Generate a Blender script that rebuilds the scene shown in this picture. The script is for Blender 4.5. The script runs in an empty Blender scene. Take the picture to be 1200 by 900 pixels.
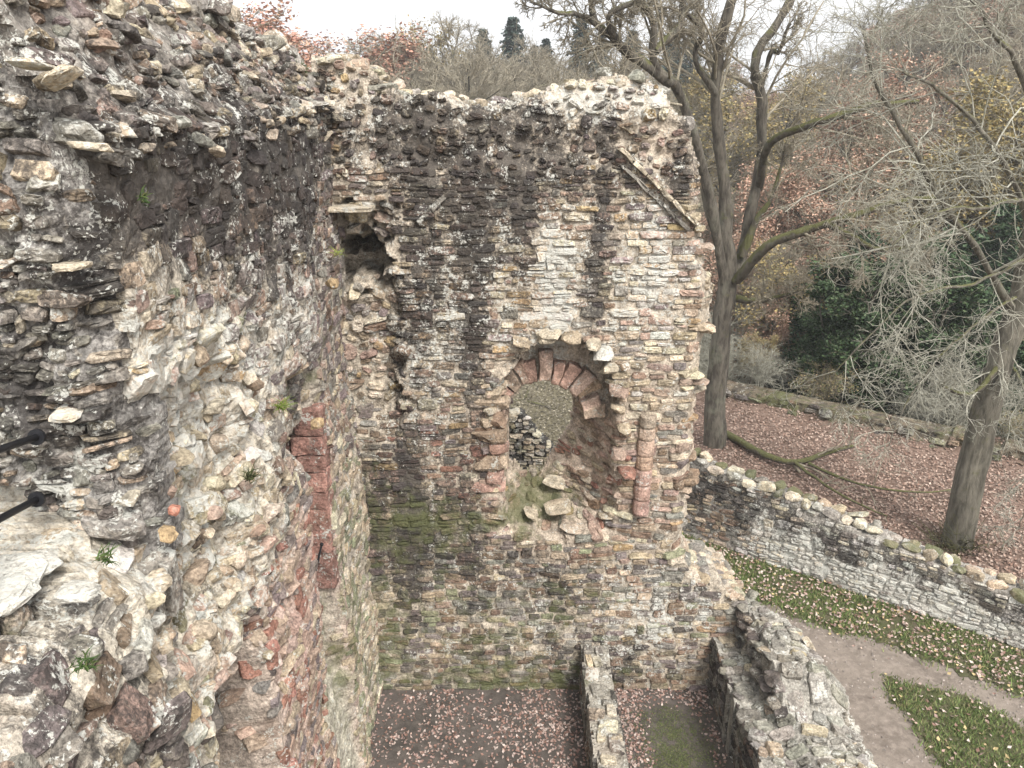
import bpy, math, random
import numpy as np
from math import radians, sin, cos, pi

# ------------------------------------------------------------------ camera, sky, sun, exposure
SC = bpy.context.scene
COL = SC.collection
CAMZ, PITCH, FPX = 8.7, radians(19.5), 900.0
cam_d = bpy.data.cameras.new('camera')
cam_d.sensor_width = 36.0
cam_d.lens = FPX / 1200.0 * 36.0
cam_d.clip_start = 0.05
cam_d.clip_end = 2000.0
cam = bpy.data.objects.new('camera', cam_d)
cam.location = (0, 0, CAMZ)
cam.rotation_euler = (pi / 2 - PITCH, 0, 0)
COL.objects.link(cam)
SC.camera = cam

SUN_EL, SUN_AZ = radians(48), radians(155)      # soft overcast sun from behind, right of the viewer
world = bpy.data.worlds.new('World')
SC.world = world
world.use_nodes = True
wn, wl = world.node_tree.nodes, world.node_tree.links
wn.clear()
sky = wn.new('ShaderNodeTexSky'); sky.sky_type = 'NISHITA'; sky.sun_disc = False
sky.sun_elevation = SUN_EL; sky.sun_rotation = SUN_AZ
sky.air_density = 1.0; sky.dust_density = 6.0; sky.ozone_density = 1.0
hsv = wn.new('ShaderNodeHueSaturation'); hsv.inputs['Saturation'].default_value = 0.12
mixw = wn.new('ShaderNodeMix'); mixw.data_type = 'RGBA'; mixw.inputs[0].default_value = 0.6
mixw.inputs[7].default_value = (9.4, 9.5, 9.7, 1)    # the even cloud layer
bg = wn.new('ShaderNodeBackground'); bg.inputs['Strength'].default_value = 0.085
wo = wn.new('ShaderNodeOutputWorld')
wl.new(sky.outputs[0], hsv.inputs['Color']); wl.new(hsv.outputs[0], mixw.inputs[6])
wl.new(mixw.outputs[2], bg.inputs['Color']); wl.new(bg.outputs[0], wo.inputs['Surface'])

sun_d = bpy.data.lights.new('sun', 'SUN')
sun_d.energy = 1.5; sun_d.angle = radians(14); sun_d.color = (1.0, 0.97, 0.92)
sun = bpy.data.objects.new('sun', sun_d)
sun.rotation_euler = (pi / 2 - SUN_EL, 0, pi - SUN_AZ + radians(0))
sun.location = (-6, -8, 30)
COL.objects.link(sun)

SC.view_settings.view_transform = 'Standard'
SC.view_settings.look = 'None'
SC.view_settings.exposure = 1.42
SC.view_settings.gamma = 1.0
SC.view_settings.use_curve_mapping = False
SC.render.engine = 'CYCLES'
SC.cycles.max_bounces = 6
SC.cycles.diffuse_bounces = 1
SC.cycles.transparent_max_bounces = 4

RNG = np.random.default_rng(7)

# ------------------------------------------------------------------ measuring: a photo pixel on a known plane -> a place
CP, SP = cos(PITCH), sin(PITCH)
def ray(px, py):
    x, v = (px - 600.0) / FPX, (450.0 - py) / FPX
    return np.array([x, CP + v * SP, -SP + v * CP])
def atY(px, py, Y=10.0):
    r = ray(px, py); t = Y / r[1]
    return np.array([r[0] * t, Y, CAMZ + r[2] * t])
def atX(px, py, X=-2.15):
    r = ray(px, py); t = X / r[0]
    return np.array([X, r[1] * t, CAMZ + r[2] * t])
def atZ(px, py, Z=0.0):
    r = ray(px, py); t = (Z - CAMZ) / r[2]
    return np.array([r[0] * t, r[1] * t, Z])
CAMP = np.array([0, 0, CAMZ])
FW, UPV = np.array([0, CP, -SP]), np.array([0, SP, CP])
def seen(p):
    """apparent scale (px per metre) of points, 0 when far out of the picture"""
    q = np.asarray(p) - CAMP
    z = np.maximum(q @ FW, 0.2)
    x, y = 600 + FPX * q[..., 0] / z, 450 - FPX * (q @ UPV) / z
    ok = (x > -30) & (x < 1230) & (y > -30) & (y < 930) & (q @ FW > 0.3)
    return np.where(ok, FPX / z, FPX / z * 0.02)

# ------------------------------------------------------------------ noise
def _h(ix, iy, iz, seed):
    h = (ix * 374761393 + iy * 668265263 + iz * 2147483647 + seed * 1274126177) & 0xFFFFFFFF
    h = ((h ^ (h >> 13)) * 1274126177) & 0xFFFFFFFF
    h = ((h ^ (h >> 16)) * 2246822519) & 0xFFFFFFFF
    return ((h ^ (h >> 15)) & 0xFFFF) / 65535.0
def vnoise(x, y, z=0.0, seed=0):
    x, y, z = np.broadcast_arrays(np.asarray(x, float), np.asarray(y, float), np.asarray(z, float))
    fx, fy, fz = np.floor(x), np.floor(y), np.floor(z)
    ix, iy, iz = fx.astype(np.int64), fy.astype(np.int64), fz.astype(np.int64)
    tx, ty, tz = x - fx, y - fy, z - fz
    tx, ty, tz = [t * t * (3 - 2 * t) for t in (tx, ty, tz)]
    r = 0
    dx, dy, dz = x - fx, y - fy, z - fz
    for a in (0, 1):
        for b in (0, 1):
            for c in (0, 1):
                q = _h(ix + a, iy + b, iz + c, seed) * 6.2832; e = _h(ix + a, iy + b, iz + c, seed + 57) * 2 - 1
                m = np.sqrt(1 - e * e)
                g = np.cos(q) * m * (dx - a) + np.sin(q) * m * (dy - b) + e * (dz - c)
                r = r + g * (tx if a else 1 - tx) * (ty if b else 1 - ty) * (tz if c else 1 - tz)
    return r * 1.75
def fbm(x, y, z=0.0, seed=0, o=4, g=0.5):
    r, a, s = 0, 1.0, 1.0
    for i in range(o):
        r = r + a * vnoise(np.asarray(x) * s, np.asarray(y) * s, np.asarray(z) * s, seed + i)
        a *= g; s *= 2.03
    return r
def sstep(a, b, x):
    t = np.clip((x - a) / (b - a), 0, 1)
    return t * t * (3 - 2 * t)

# ------------------------------------------------------------------ mesh helpers
def make_mesh(name, V, quads=None, tris=None, smooth=False, attrs=None):
    me = bpy.data.meshes.new(name)
    V = np.ascontiguousarray(V, dtype=np.float32)
    quads = np.zeros((0, 4), np.int32) if quads is None or len(quads) == 0 else np.asarray(quads, np.int32)
    tris = np.zeros((0, 3), np.int32) if tris is None or len(tris) == 0 else np.asarray(tris, np.int32)
    nq, nt = len(quads), len(tris)
    me.vertices.add(len(V)); me.vertices.foreach_set('co', V.ravel())
    me.loops.add(nq * 4 + nt * 3)
    me.loops.foreach_set('vertex_index', np.concatenate([quads.ravel(), tris.ravel()]).astype(np.int32))
    me.polygons.add(nq + nt)
    me.polygons.foreach_set('loop_start', np.concatenate([np.arange(nq) * 4, nq * 4 + np.arange(nt) * 3]).astype(np.int32))
    if attrs:
        for k, a in attrs.items():
            at = me.attributes.new(k, 'FLOAT_COLOR', 'POINT')
            c = np.ones((len(V), 4), np.float32); c[:, :3] = a
            at.data.foreach_set('color', c.ravel())
    me.update(calc_edges=True)
    me.polygons.foreach_set('use_smooth', np.full(nq + nt, smooth, dtype=bool))
    me.validate()
    return me
def link(name, me, mat=None, parent=None, loc=None):
    o = bpy.data.objects.new(name, me)
    COL.objects.link(o)
    if mat is not None and me is not None: me.materials.append(mat)
    if parent is not None: o.parent = parent
    if loc is not None: o.location = loc
    return o
def tag(o, label, cat, group=None, kind=None):
    if label: o['label'] = label
    if cat: o['category'] = cat
    if group: o['group'] = group
    if kind: o['kind'] = kind
    return o
def thing(name, label, cat, loc, group=None, kind='thing'):
    o = bpy.data.objects.new(name, None); COL.objects.link(o)
    o.location = loc; o.empty_display_size = 0.3
    return tag(o, label, cat, group, kind)
def structure(o):
    o['kind'] = 'structure'; return o

# ------------------------------------------------------------------ materials
class NT:
    def __init__(s, name):
        s.m = bpy.data.materials.new(name); s.m.use_nodes = True
        s.t = s.m.node_tree; s.t.nodes.clear()
        s.out = s.n('ShaderNodeOutputMaterial'); s.b = s.n('ShaderNodeBsdfPrincipled')
        s.b.inputs['Specular IOR Level'].default_value = 0.25
        s.l(s.b.outputs[0], s.out.inputs[0])
    def n(s, k, **kw):
        nd = s.t.nodes.new(k)
        for a, v in kw.items(): setattr(nd, a, v)
        return nd
    def l(s, a, b): s.t.links.new(a, b)
    def val(s, sock, v):
        if hasattr(v, 'is_linked'): s.l(v, sock)
        else: sock.default_value = v
    def noise(s, vec, scale, detail=6, rough=0.55, dist=0.0):
        nd = s.n('ShaderNodeTexNoise'); nd.inputs['Scale'].default_value = scale
        nd.inputs['Detail'].default_value = detail; nd.inputs['Roughness'].default_value = rough
        nd.inputs['Distortion'].default_value = dist
        s.l(vec, nd.inputs['Vector']); return nd.outputs['Fac']
    def math(s, op, a, b=None, c=None):
        nd = s.n('ShaderNodeMath', operation=op)
        s.val(nd.inputs[0], a)
        if b is not None: s.val(nd.inputs[1], b)
        if c is not None: s.val(nd.inputs[2], c)
        return nd.outputs[0]
    def ramp(s, v, lo, hi, a=0.0, b=1.0):
        nd = s.n('ShaderNodeMapRange', interpolation_type='SMOOTHSTEP')
        s.val(nd.inputs[0], v)
        for i, q in zip((1, 2, 3, 4), (lo, hi, a, b)): nd.inputs[i].default_value = q
        return nd.outputs[0]
    def mix(s, f, a, b, mode='MIX'):
        nd = s.n('ShaderNodeMix', data_type='RGBA', blend_type=mode, clamp_factor=True)
        s.val(nd.inputs[0], f)
        for i, q in ((6, a), (7, b)):
            if isinstance(q, tuple): nd.inputs[i].default_value = q if len(q) == 4 else (*q, 1)
            else: s.l(q, nd.inputs[i])
        return nd.outputs[2]
    def pos(s, scale=(1, 1, 1)):
        g = s.n('ShaderNodeNewGeometry'); mp = s.n('ShaderNodeMapping')
        mp.inputs['Scale'].default_value = scale
        s.l(g.outputs['Position'], mp.inputs['Vector']); return mp.outputs[0]
    def attr(s, name):
        a = s.n('ShaderNodeAttribute', attribute_type='GEOMETRY', attribute_name=name); return a
    def bump(s, h, strength, dist, prev=None):
        b = s.n('ShaderNodeBump'); b.inputs['Strength'].default_value = strength; b.inputs['Distance'].default_value = dist
        s.l(h, b.inputs['Height'])
        if prev is not None: s.l(prev, b.inputs['Normal'])
        return b.outputs[0]

def mat_masonry(name, bump=1.0):
    T = NT(name)
    p = T.pos(); ps = T.pos((1.3, 1.3, 0.26))
    col = T.attr('col').outputs['Color']
    sep = T.n('ShaderNodeSeparateColor'); T.l(T.attr('wx').outputs['Color'], sep.inputs[0])
    cr, li, al = sep.outputs[0], sep.outputs[1], sep.outputs[2]
    n1 = T.noise(p, 7.0, 5, 0.62); n2 = T.noise(p, 38.0, 4, 0.65); n3 = T.noise(ps, 3.2, 6, 0.68, 0.4)
    n4 = T.noise(p, 17.0, 4, 0.6); n5 = T.noise(p, 4.5, 4, 0.6); n6 = T.noise(p, 90.0, 2, 0.7)
    n7 = T.noise(p, 1.3, 2, 0.6)
    f = T.math('MULTIPLY', T.ramp(n1, 0.25, 0.75, 0.52, 1.42), T.ramp(n2, 0.25, 0.75, 0.55, 1.42))
    v = T.n('ShaderNodeVectorMath', operation='SCALE'); T.l(col, v.inputs[0]); T.l(f, v.inputs['Scale'])
    c = v.outputs[0]
    # warm iron staining, then lime mortar smeared over the stones
    c = T.mix(T.ramp(n7, 0.55, 0.75, 0, 0.18), c, (0.30, 0.17, 0.10), 'MIX')
    n8 = T.noise(p, 11.0, 4, 0.7, 0.6)
    c = T.mix(T.ramp(n8, 0.54, 0.68, 0, 0.42), c, T.mix(n2, (0.28, 0.24, 0.185), (0.50, 0.44, 0.355)))
    # pale lime and lichen bloom
    lf = T.math('ADD', T.math('MULTIPLY', T.math('SUBTRACT', n4, 0.5), 2.8), T.math('MULTIPLY_ADD', li, 1.4, -1.0))
    c = T.mix(T.ramp(lf, -0.1, 0.6, 0, 0.85), c, (0.60, 0.57, 0.505))
    # black crust, running down the face
    n9 = T.noise(p, 24.0, 4, 0.7, 0.5)
    cf = T.math('ADD', T.math('MULTIPLY', T.math('SUBTRACT', n3, 0.5), 2.6), T.math('MULTIPLY_ADD', cr, 1.25, -0.70))
    cf = T.math('ADD', cf, T.math('MULTIPLY', T.math('SUBTRACT', n9, 0.5), 2.6))
    c = T.mix(T.ramp(cf, -0.25, 0.55, 0, 0.86), c, T.mix(n1, (0.022, 0.020, 0.020), (0.072, 0.062, 0.056)))
    # crisp lichen blotches on top of the crust
    n10 = T.noise(p, 34.0, 4, 0.68, 0.25); n11 = T.noise(p, 5.5, 2, 0.6)
    sp = T.math('ADD', T.math('SUBTRACT', n10, 0.5), T.math('MULTIPLY', T.math('SUBTRACT', n11, 0.5), 0.9))
    sp = T.math('ADD', sp, T.math('MULTIPLY_ADD', li, 0.20, -0.21))
    c = T.mix(T.ramp(sp, 0.0, 0.07, 0, 0.9), c, T.mix(n6, (0.42, 0.41, 0.36), (0.70, 0.69, 0.63)))
    # algae and moss
    af = T.math('ADD', T.math('MULTIPLY', T.math('SUBTRACT', n5, 0.5), 2.2), T.math('MULTIPLY_ADD', al, 1.5, -0.85))
    c = T.mix(T.ramp(af, -0.2, 0.5, 0, 0.8), c, T.mix(n2, (0.05, 0.065, 0.022), (0.17, 0.17, 0.075)))
    T.l(c, T.b.inputs['Base Color']); T.b.inputs['Roughness'].default_value = 0.92
    b = T.bump(n1, 0.7 * bump, 0.06)
    b = T.bump(n9, 0.6 * bump, 0.03, b); b = T.bump(n2, 0.8 * bump, 0.02, b)
    b = T.bump(n6, 0.5 * bump, 0.006, b)
    T.l(b, T.b.inputs['Normal'])
    return T.m
M_STONE = mat_masonry('weathered_masonry')

def mat_ground(name, a, b, c3, s1=1.2, s2=9.0, s3=45.0, dist=0.03, zoned=False):
    T = NT(name); p = T.pos()
    n1, n2, n3 = T.noise(p, s1, 6, 0.6), T.noise(p, s2, 7, 0.65), T.noise(p, s3, 5, 0.7)
    c = T.mix(T.ramp(n1, 0.35, 0.65), a, b)
    c = T.mix(T.ramp(n2, 0.4, 0.7), c, c3)
    c = T.mix(T.ramp(n3, 0.3, 0.7, 0, 0.5), c, T.mix(0.5, c, (0.01, 0.008, 0.006)))
    if zoned:
        z = T.n('ShaderNodeSeparateColor'); T.l(T.attr('col').outputs['Color'], z.inputs[0])
        c = T.mix(z.outputs[1], c, T.mix(n2, (0.07, 0.062, 0.035), (0.26, 0.225, 0.15)))
        c = T.mix(z.outputs[0], c, T.mix(n2, (0.09, 0.075, 0.045), (0.20, 0.155, 0.10)))
    T.l(c, T.b.inputs['Base Color']); T.b.inputs['Roughness'].default_value = 0.95
    bb = T.bump(n2, 0.6, dist * 2); bb = T.bump(n3, 0.8, dist, bb); T.l(bb, T.b.inputs['Normal'])
    return T.m
M_LITTER = mat_ground('leaf_litter', (0.23, 0.155, 0.12), (0.15, 0.10, 0.075), (0.29, 0.205, 0.16), 0.8, 8, 22, 0.04, True)
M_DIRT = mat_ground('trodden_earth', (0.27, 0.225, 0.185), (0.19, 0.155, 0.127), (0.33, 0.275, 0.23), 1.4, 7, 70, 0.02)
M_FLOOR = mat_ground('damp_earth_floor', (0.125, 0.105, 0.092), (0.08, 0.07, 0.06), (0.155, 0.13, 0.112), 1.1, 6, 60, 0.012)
M_TURF = mat_ground('turf_soil', (0.10, 0.105, 0.045), (0.15, 0.125, 0.08), (0.08, 0.095, 0.035), 1.5, 9, 50, 0.03)
M_BANK = mat_ground('mossy_bank', (0.10, 0.095, 0.035), (0.10, 0.075, 0.055), (0.15, 0.14, 0.05), 1.2, 7, 40, 0.05)

def mat_leaf(name, cols, trans=0.25):
    T = NT(name)
    a = T.attr('col').outputs['Color']
    T.l(a, T.b.inputs['Base Color']); T.b.inputs['Roughness'].default_value = 0.75
    T.b.inputs['Specular IOR Level'].default_value = 0.2
    return T.m
M_LEAF = mat_leaf('leaf', None)

def mat_bark(name, a, b, moss=0.0, mosscol=(0.075, 0.08, 0.03)):
    T = NT(name); p = T.pos(); pv = T.pos((1, 1, 0.25))
    n1, n2 = T.noise(pv, 9.0, 7, 0.65), T.noise(p, 2.2, 5, 0.6)
    c = T.mix(T.ramp(n1, 0.32, 0.68), a, b)
    c = T.mix(T.ramp(n2, 0.52, 0.72, 0, 0.6), c, (0.20, 0.20, 0.15))
    if moss > 0:
        g = T.n('ShaderNodeNewGeometry'); sx = T.n('ShaderNodeSeparateXYZ'); T.l(g.outputs['Normal'], sx.inputs[0])
        mf = T.math('ADD', T.math('MULTIPLY', T.math('SUBTRACT', T.noise(p, 3.0, 5, 0.6), 0.5), 2.4), T.math('MULTIPLY_ADD', sx.outputs[2], 0.7, moss - 0.75))
        c = T.mix(T.ramp(mf, -0.1, 0.35, 0, 0.9), c, T.mix(n1, mosscol, (0.16, 0.155, 0.06)))
    T.l(c, T.b.inputs['Base Color']); T.b.inputs['Roughness'].default_value = 0.9
    T.l(T.bump(n1, 1.0, 0.08), T.b.inputs['Normal'])
    return T.m
M_BARK = mat_bark('oak_bark', (0.055, 0.047, 0.038), (0.17, 0.15, 0.12), 0.42)
M_BARKM = mat_bark('mossy_bark', (0.07, 0.06, 0.045), (0.14, 0.12, 0.095), 0.85)
M_BARKG = mat_bark('grey_bark', (0.085, 0.077, 0.06), (0.21, 0.19, 0.15), 0.45)
M_TWIG = mat_bark('grey_twigs', (0.23, 0.195, 0.14), (0.40, 0.355, 0.27))
M_TWIGP = mat_bark('pale_twigs', (0.30, 0.285, 0.22), (0.50, 0.48, 0.40))
M_IRON = NT('painted_iron')
M_IRON.b.inputs['Base Color'].default_value = (0.012, 0.012, 0.014, 1); M_IRON.b.inputs['Roughness'].default_value = 0.45
M_IRON.l(M_IRON.bump(M_IRON.noise(M_IRON.pos(), 80, 4), 0.3, 0.004), M_IRON.b.inputs['Normal'])
M_IRON = M_IRON.m

# ------------------------------------------------------------------ masonry builder
K = 9
PAL = dict(tan=(0.41, 0.33, 0.235), cream=(0.52, 0.445, 0.335), pink=(0.38, 0.275, 0.215), red=(0.29, 0.155, 0.115), brown=(0.25, 0.175, 0.125),
           grey=(0.25, 0.228, 0.195), dark=(0.12, 0.103, 0.09), ochre=(0.39, 0.28, 0.16), purple=(0.225, 0.183, 0.168), white=(0.56, 0.53, 0.465), green=(0.26, 0.255, 0.165))
def pick(rng, n, **w):
    ks = list(w); pr = np.array([w[k] for k in ks], float); pr /= pr.sum()
    idx = rng.choice(len(ks), n, p=pr)
    c = np.array([PAL[k] for k in ks])[idx]
    return c * rng.uniform(0.78, 1.2, (n, 1)) * rng.uniform(0.96, 1.04, (n, 3))

class Stones:
    """collects the stones of one wall; the largest in view become parts, the rest one mass"""
    def __init__(s): s.items = []; s.cur = 'stone'
    def add_batch(s, P, quads, tris, col, wx, size):
        # P (B,n,3)
        for i in range(len(P)): s.items.append((P[i], quads, tris, col[i], wx[i], size[i], s.cur))
    def build(s, root, mat, limit=300, name='stone', mass='small_stones'):
        if not s.items: return
        order = sorted(range(len(s.items)), key=lambda i: -s.items[i][5] - (0 if s.items[i][6] == 'stone' else 1e5))
        base = np.array(root.location)
        for i in order[:limit]:
            P, q, t, c, w, _, name = s.items[i]
            ce = P.mean(0)
            me = make_mesh(name, P - ce, q, t, False, dict(col=np.broadcast_to(c, P.shape), wx=np.broadcast_to(w, P.shape)))
            link(name, me, mat, root, tuple(ce - base))
        rest = order[limit:]
        if rest:
            Vs, Qs, Ts, Cs, Ws, n = [], [], [], [], [], 0
            for i in rest:
                P, q, t, c, w, _, nm = s.items[i]
                Vs.append(P); Cs.append(np.broadcast_to(c, P.shape)); Ws.append(np.broadcast_to(w, P.shape))
                if len(q): Qs.append(np.asarray(q) + n)
                if len(t): Ts.append(np.asarray(t) + n)
                n += len(P)
            me = make_mesh(mass, np.concatenate(Vs) - base, np.concatenate(Qs) if Qs else None, np.concatenate(Ts) if Ts else None, False,
                           dict(col=np.concatenate(Cs), wx=np.concatenate(Ws)))
            o = link(mass, me, mat, root); o['kind'] = 'stuff'

def ring_topology(k, rings):
    q, t = [], []
    for r in range(rings - 1):
        for i in range(k):
            j = (i + 1) % k
            q.append((r * k + i, r * k + j, (r + 1) * k + j, (r + 1) * k + i))
    c = rings * k
    for i in range(k): t.append(((rings - 1) * k + i, (rings - 1) * k + (i + 1) % k, c))
    return np.array(q), np.array(t)
QT4 = ring_topology(K, 4)

class Panel:
    """one masonry face: point = O + u U + v V + d N, with a depth field, an outline mask, colours and weathering"""
    def __init__(s, O, U, V, N, depth, mask, colf, wxf, mortar=(0.40, 0.345, 0.28), seed=1, core_noise=0.02):
        s.O, s.U, s.V, s.N = [np.array(a, float) for a in (O, U, V, N)]
        s.depth, s.mask, s.colf, s.wxf, s.mortar, s.seed, s.cn = depth, mask, colf, wxf, np.array(mortar), seed, core_noise
    def pt(s, u, v, d): return s.O + u[..., None] * s.U + v[..., None] * s.V + d[..., None] * s.N
    def core(s, root, u0, u1, v0, v1, res, T, name='mortar_core', mat=None, sink=0.022):
        nu, nv = int((u1 - u0) / res) + 1, int((v1 - v0) / res) + 1
        u, v = np.meshgrid(np.linspace(u0, u1, nu), np.linspace(v0, v1, nv), indexing='ij')
        ju = u + res * 0.35 * vnoise(u * 31, v * 31, 0, s.seed + 5); jv = v + res * 0.35 * vnoise(u * 29, v * 33, 4, s.seed + 6)
        d = s.depth(ju, jv) - sink + s.cn * fbm(ju * 7, jv * 7, 0, s.seed + 9, 4, 0.6)
        P = s.pt(ju, jv, d).reshape(-1, 3)
        cu, cv = (u[:-1, :-1] + u[1:, 1:]) / 2, (v[:-1, :-1] + v[1:, 1:]) / 2
        m = s.mask(cu, cv)
        idx = np.arange(nu * nv).reshape(nu, nv)
        a, b, c, e = idx[:-1, :-1], idx[1:, :-1], idx[1:, 1:], idx[:-1, 1:]
        flip = np.dot(np.cross(s.U, s.V), s.N) < 0
        Q = np.stack([a, b, c, e], -1)[m]
        if flip: Q = Q[:, ::-1]
        # rim: boundary edges run back through the thickness
        mp = np.pad(m, 1)
        rim = []
        for (du, dv, p0, p1) in ((-1, 0, e, a), (1, 0, b, c), (0, -1, a, b), (0, 1, c, e)):
            nb = mp[1 + du:1 + du + m.shape[0], 1 + dv:1 + dv + m.shape[1]]
            sel = m & ~nb
            rim.append(np.stack([p1[sel], p0[sel]], -1))
        rim = np.concatenate(rim)
        back = s.pt(ju, jv, np.minimum(d - 0.1, -T + 0.05 * vnoise(ju * 3, jv * 3, 2, s.seed))).reshape(-1, 3)
        RQ = np.stack([rim[:, 0], rim[:, 1], rim[:, 1] + nu * nv, rim[:, 0] + nu * nv], -1)
        if flip: RQ = RQ[:, ::-1]
        BQ = Q[:, ::-1] + nu * nv
        A = np.concatenate([P, back])
        uu, vv = np.tile(ju.ravel(), 2), np.tile(jv.ravel(), 2)
        wx = s.wxf(uu, vv)
        mc = s.mortar * (1 + 0.22 * fbm(uu * 3, vv * 3, 0, s.seed + 3, 3))[:, None]
        if hasattr(s, 'mortarf'): mc = s.mortarf(uu, vv, mc)
        used = np.zeros(len(A), bool); F = np.concatenate([Q, RQ, BQ]); used[F.ravel()] = True
        remap = np.cumsum(used) - 1
        me = make_mesh(name, A[used] - np.array(root.location), remap[F], None, False, dict(col=np.clip(mc[used], 0.01, 0.9), wx=wx[used]))
        return link(name, me, mat or M_STONE, root)
    def stones(s, st, cells, proud=(0.012, 0.04), rot=4.0, gap=0.016, slope=1.6, squash=0.5, warp=0.05, keep=1.0, rng=None, dmin=-9, colf=None):
        rng = rng or np.random.default_rng(s.seed)
        C = np.array(cells, float)
        if len(C) == 0: return
        u, v, w, h = C[:, 0], C[:, 1], C[:, 2], C[:, 3]
        v = v + warp * fbm(u * 0.9, v * 0.9, 0, s.seed + 21, 2); u = u + warp * fbm(u * 0.9, v * 0.9, 7, s.seed + 22, 2)
        e = 0.25
        ok = s.mask(u, v) & s.mask(u - w * e, v) & s.mask(u + w * e, v) & s.mask(u, v + h * e) & (rng.random(len(u)) < keep) & (s.depth(u, v) > dmin)
        u, v, w, h = u[ok], v[ok], w[ok], h[ok]
        B = len(u)
        if B == 0: return
        ep = 0.05
        d0 = (s.depth(u - w * .25, v) + s.depth(u + w * .25, v) + s.depth(u, v - h * .25) + s.depth(u, v + h * .25)) / 4
        gu = np.clip((s.depth(u + w * .3, v) - s.depth(u - w * .3, v)) / (w * .6), -slope, slope)
        gv = np.clip((s.depth(u, v + h * .3) - s.depth(u, v - h * .3)) / (h * .6), -slope, slope)
        th = np.arange(K) / K * 2 * pi + rng.uniform(0, 2 * pi, (B, 1)) + rng.normal(0, 0.09, (B, K))
        ce, se = np.cos(th), np.sin(th)
        ex = rng.uniform(squash * 0.7, squash * 1.25, (B, 1))
        jit = rng.uniform(0.86, 1.06, (B, K))
        ax = np.sign(ce) * np.abs(ce) ** ex * jit * np.maximum(w / 2 - gap / 2, 0.012)[:, None]
        ay = np.sign(se) * np.abs(se) ** ex * jit * np.maximum(h / 2 - gap / 2, 0.012)[:, None]
        a = np.radians(rng.normal(0, rot, B))[:, None]
        ox, oy = ax * np.cos(a) - ay * np.sin(a), ax * np.sin(a) + ay * np.cos(a)
        pr = rng.uniform(*proud, B) * np.clip(np.sqrt(w * h) / 0.2, 0.6, 1.6)
        tx, ty = rng.normal(0, 0.10, B), rng.normal(0, 0.12, B)
        rings = []
        for sc, hh, nz in ((1.03, -1.0, 0.0), (1.0, 0.45, 0.25), (0.86, 0.95, 0.22), (0.45, 1.05, 0.25)):
            x, y = ox * sc, oy * sc
            hgt = (pr[:, None] * (hh + nz * rng.normal(0, 1, (B, K)))) if hh > 0 else np.full((B, K), -0.06)
            if hh > 0: hgt = hgt + x * tx[:, None] + y * ty[:, None]
            rings.append((x, y, hgt))
        rings.append((np.zeros((B, 1)), np.zeros((B, 1)), (pr * rng.uniform(0.8, 1.25, B))[:, None]))
        x, y, hg = [np.concatenate([r[i] for r in rings], 1) for i in range(3)]
        n = s.N[None] - gu[:, None] * s.U - gv[:, None] * s.V
        n /= np.linalg.norm(n, axis=1)[:, None]
        uu, vv = u[:, None] + x, v[:, None] + y
        P = s.pt(uu, vv, d0[:, None] + gu[:, None] * x + gv[:, None] * y) + hg[..., None] * n[:, None, :]
        q, t = QT4
        if np.dot(np.cross(s.U, s.V), s.N) < 0: q, t = q[:, ::-1], t[:, ::-1]
        col = (colf or s.colf)(u, v, rng); wx = s.wxf(u, v)
        wx = np.clip(wx + rng.normal(0, 0.12, (B, 1)) * np.array([1, -1, 0.4]), 0, 1.2)
        st.add_batch(P, q, t, col, wx, np.sqrt(w * h) * seen(P.mean(1)))

def courses(rng, u0, u1, v0, v1, hr=(0.10, 0.18), ar=(1.2, 3.2), split=0.15, jumper=0.05, jit=0.0):
    out, v = [], v0
    while v < v1:
        h = rng.uniform(*hr); u = u0 - rng.uniform(0, 0.3)
        while u < u1:
            w = h * rng.uniform(*ar)
            r = rng.random()
            if r < split:
                k = rng.uniform(0.35, 0.65)
                out.append((u + w / 2, v + h * k / 2, w, h * k)); out.append((u + w / 2, v + h * (1 + k) / 2, w, h * (1 - k)))
            elif r < split + jumper:
                out.append((u + w / 2, v + h * 0.8, w * 0.9, h * 1.5))
            else:
                hh = h * rng.uniform(0.82, 1.05)
                out.append((u + w / 2 + rng.normal(0, jit), v + hh / 2 + rng.normal(0, jit), w, hh))
            u += w
        v += h
    return out

def ico(sub):
    import bmesh
    bm = bmesh.new(); bmesh.ops.create_icosphere(bm, subdivisions=sub, radius=1.0)
    V = np.array([v.co[:] for v in bm.verts]); F = np.array([[v.index for v in f.verts] for f in bm.faces]); bm.free()
    return V, F
ICO = ico(2); ICO3 = ico(3)
def rotm(rx, ry, rz):
    a = np.array([[1, 0, 0], [0, cos(rx), -sin(rx)], [0, sin(rx), cos(rx)]])
    b = np.array([[cos(ry), 0, sin(ry)], [0, 1, 0], [-sin(ry), 0, cos(ry)]])
    c = np.array([[cos(rz), -sin(rz), 0], [sin(rz), cos(rz), 0], [0, 0, 1]])
    return c @ b @ a
NOQ = np.zeros((0, 4), int)
def rock(st, c, size, rng, col, wx, tilt=0.25, rz=None, blocky=0.5):
    big = float(np.mean(sorted(size)[1:]) * seen(np.array(c))) > 34
    V, F = ICO3 if big else ICO
    P = np.sign(V) * np.abs(V) ** (1 - 0.5 * blocky)
    sd = int(rng.integers(1e6))
    # hewn by a few random planes, then roughened
    for _ in range(5):
        n_ = rng.normal(0, 1, 3); n_ /= np.linalg.norm(n_); o_ = rng.uniform(.55, .85)
        P = P - np.maximum(P @ n_ - o_, 0)[:, None] * n_ * .85
    P = P * (1 + 0.16 * fbm(V[:, 0] * 1.5 + sd, V[:, 1] * 1.5, V[:, 2] * 1.5, 3, 5 if big else 3, 0.6))[:, None]
    P = P * np.array(size) / 2
    P = P @ rotm(rng.normal(0, tilt), rng.normal(0, tilt), rng.uniform(0, 6.28) if rz is None else rz).T + np.array(c)
    st.items.append((P, NOQ, F, np.array(col), np.array(wx), float(np.mean(sorted(size)[1:]) * seen(np.array(c))), st.cur))
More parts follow.
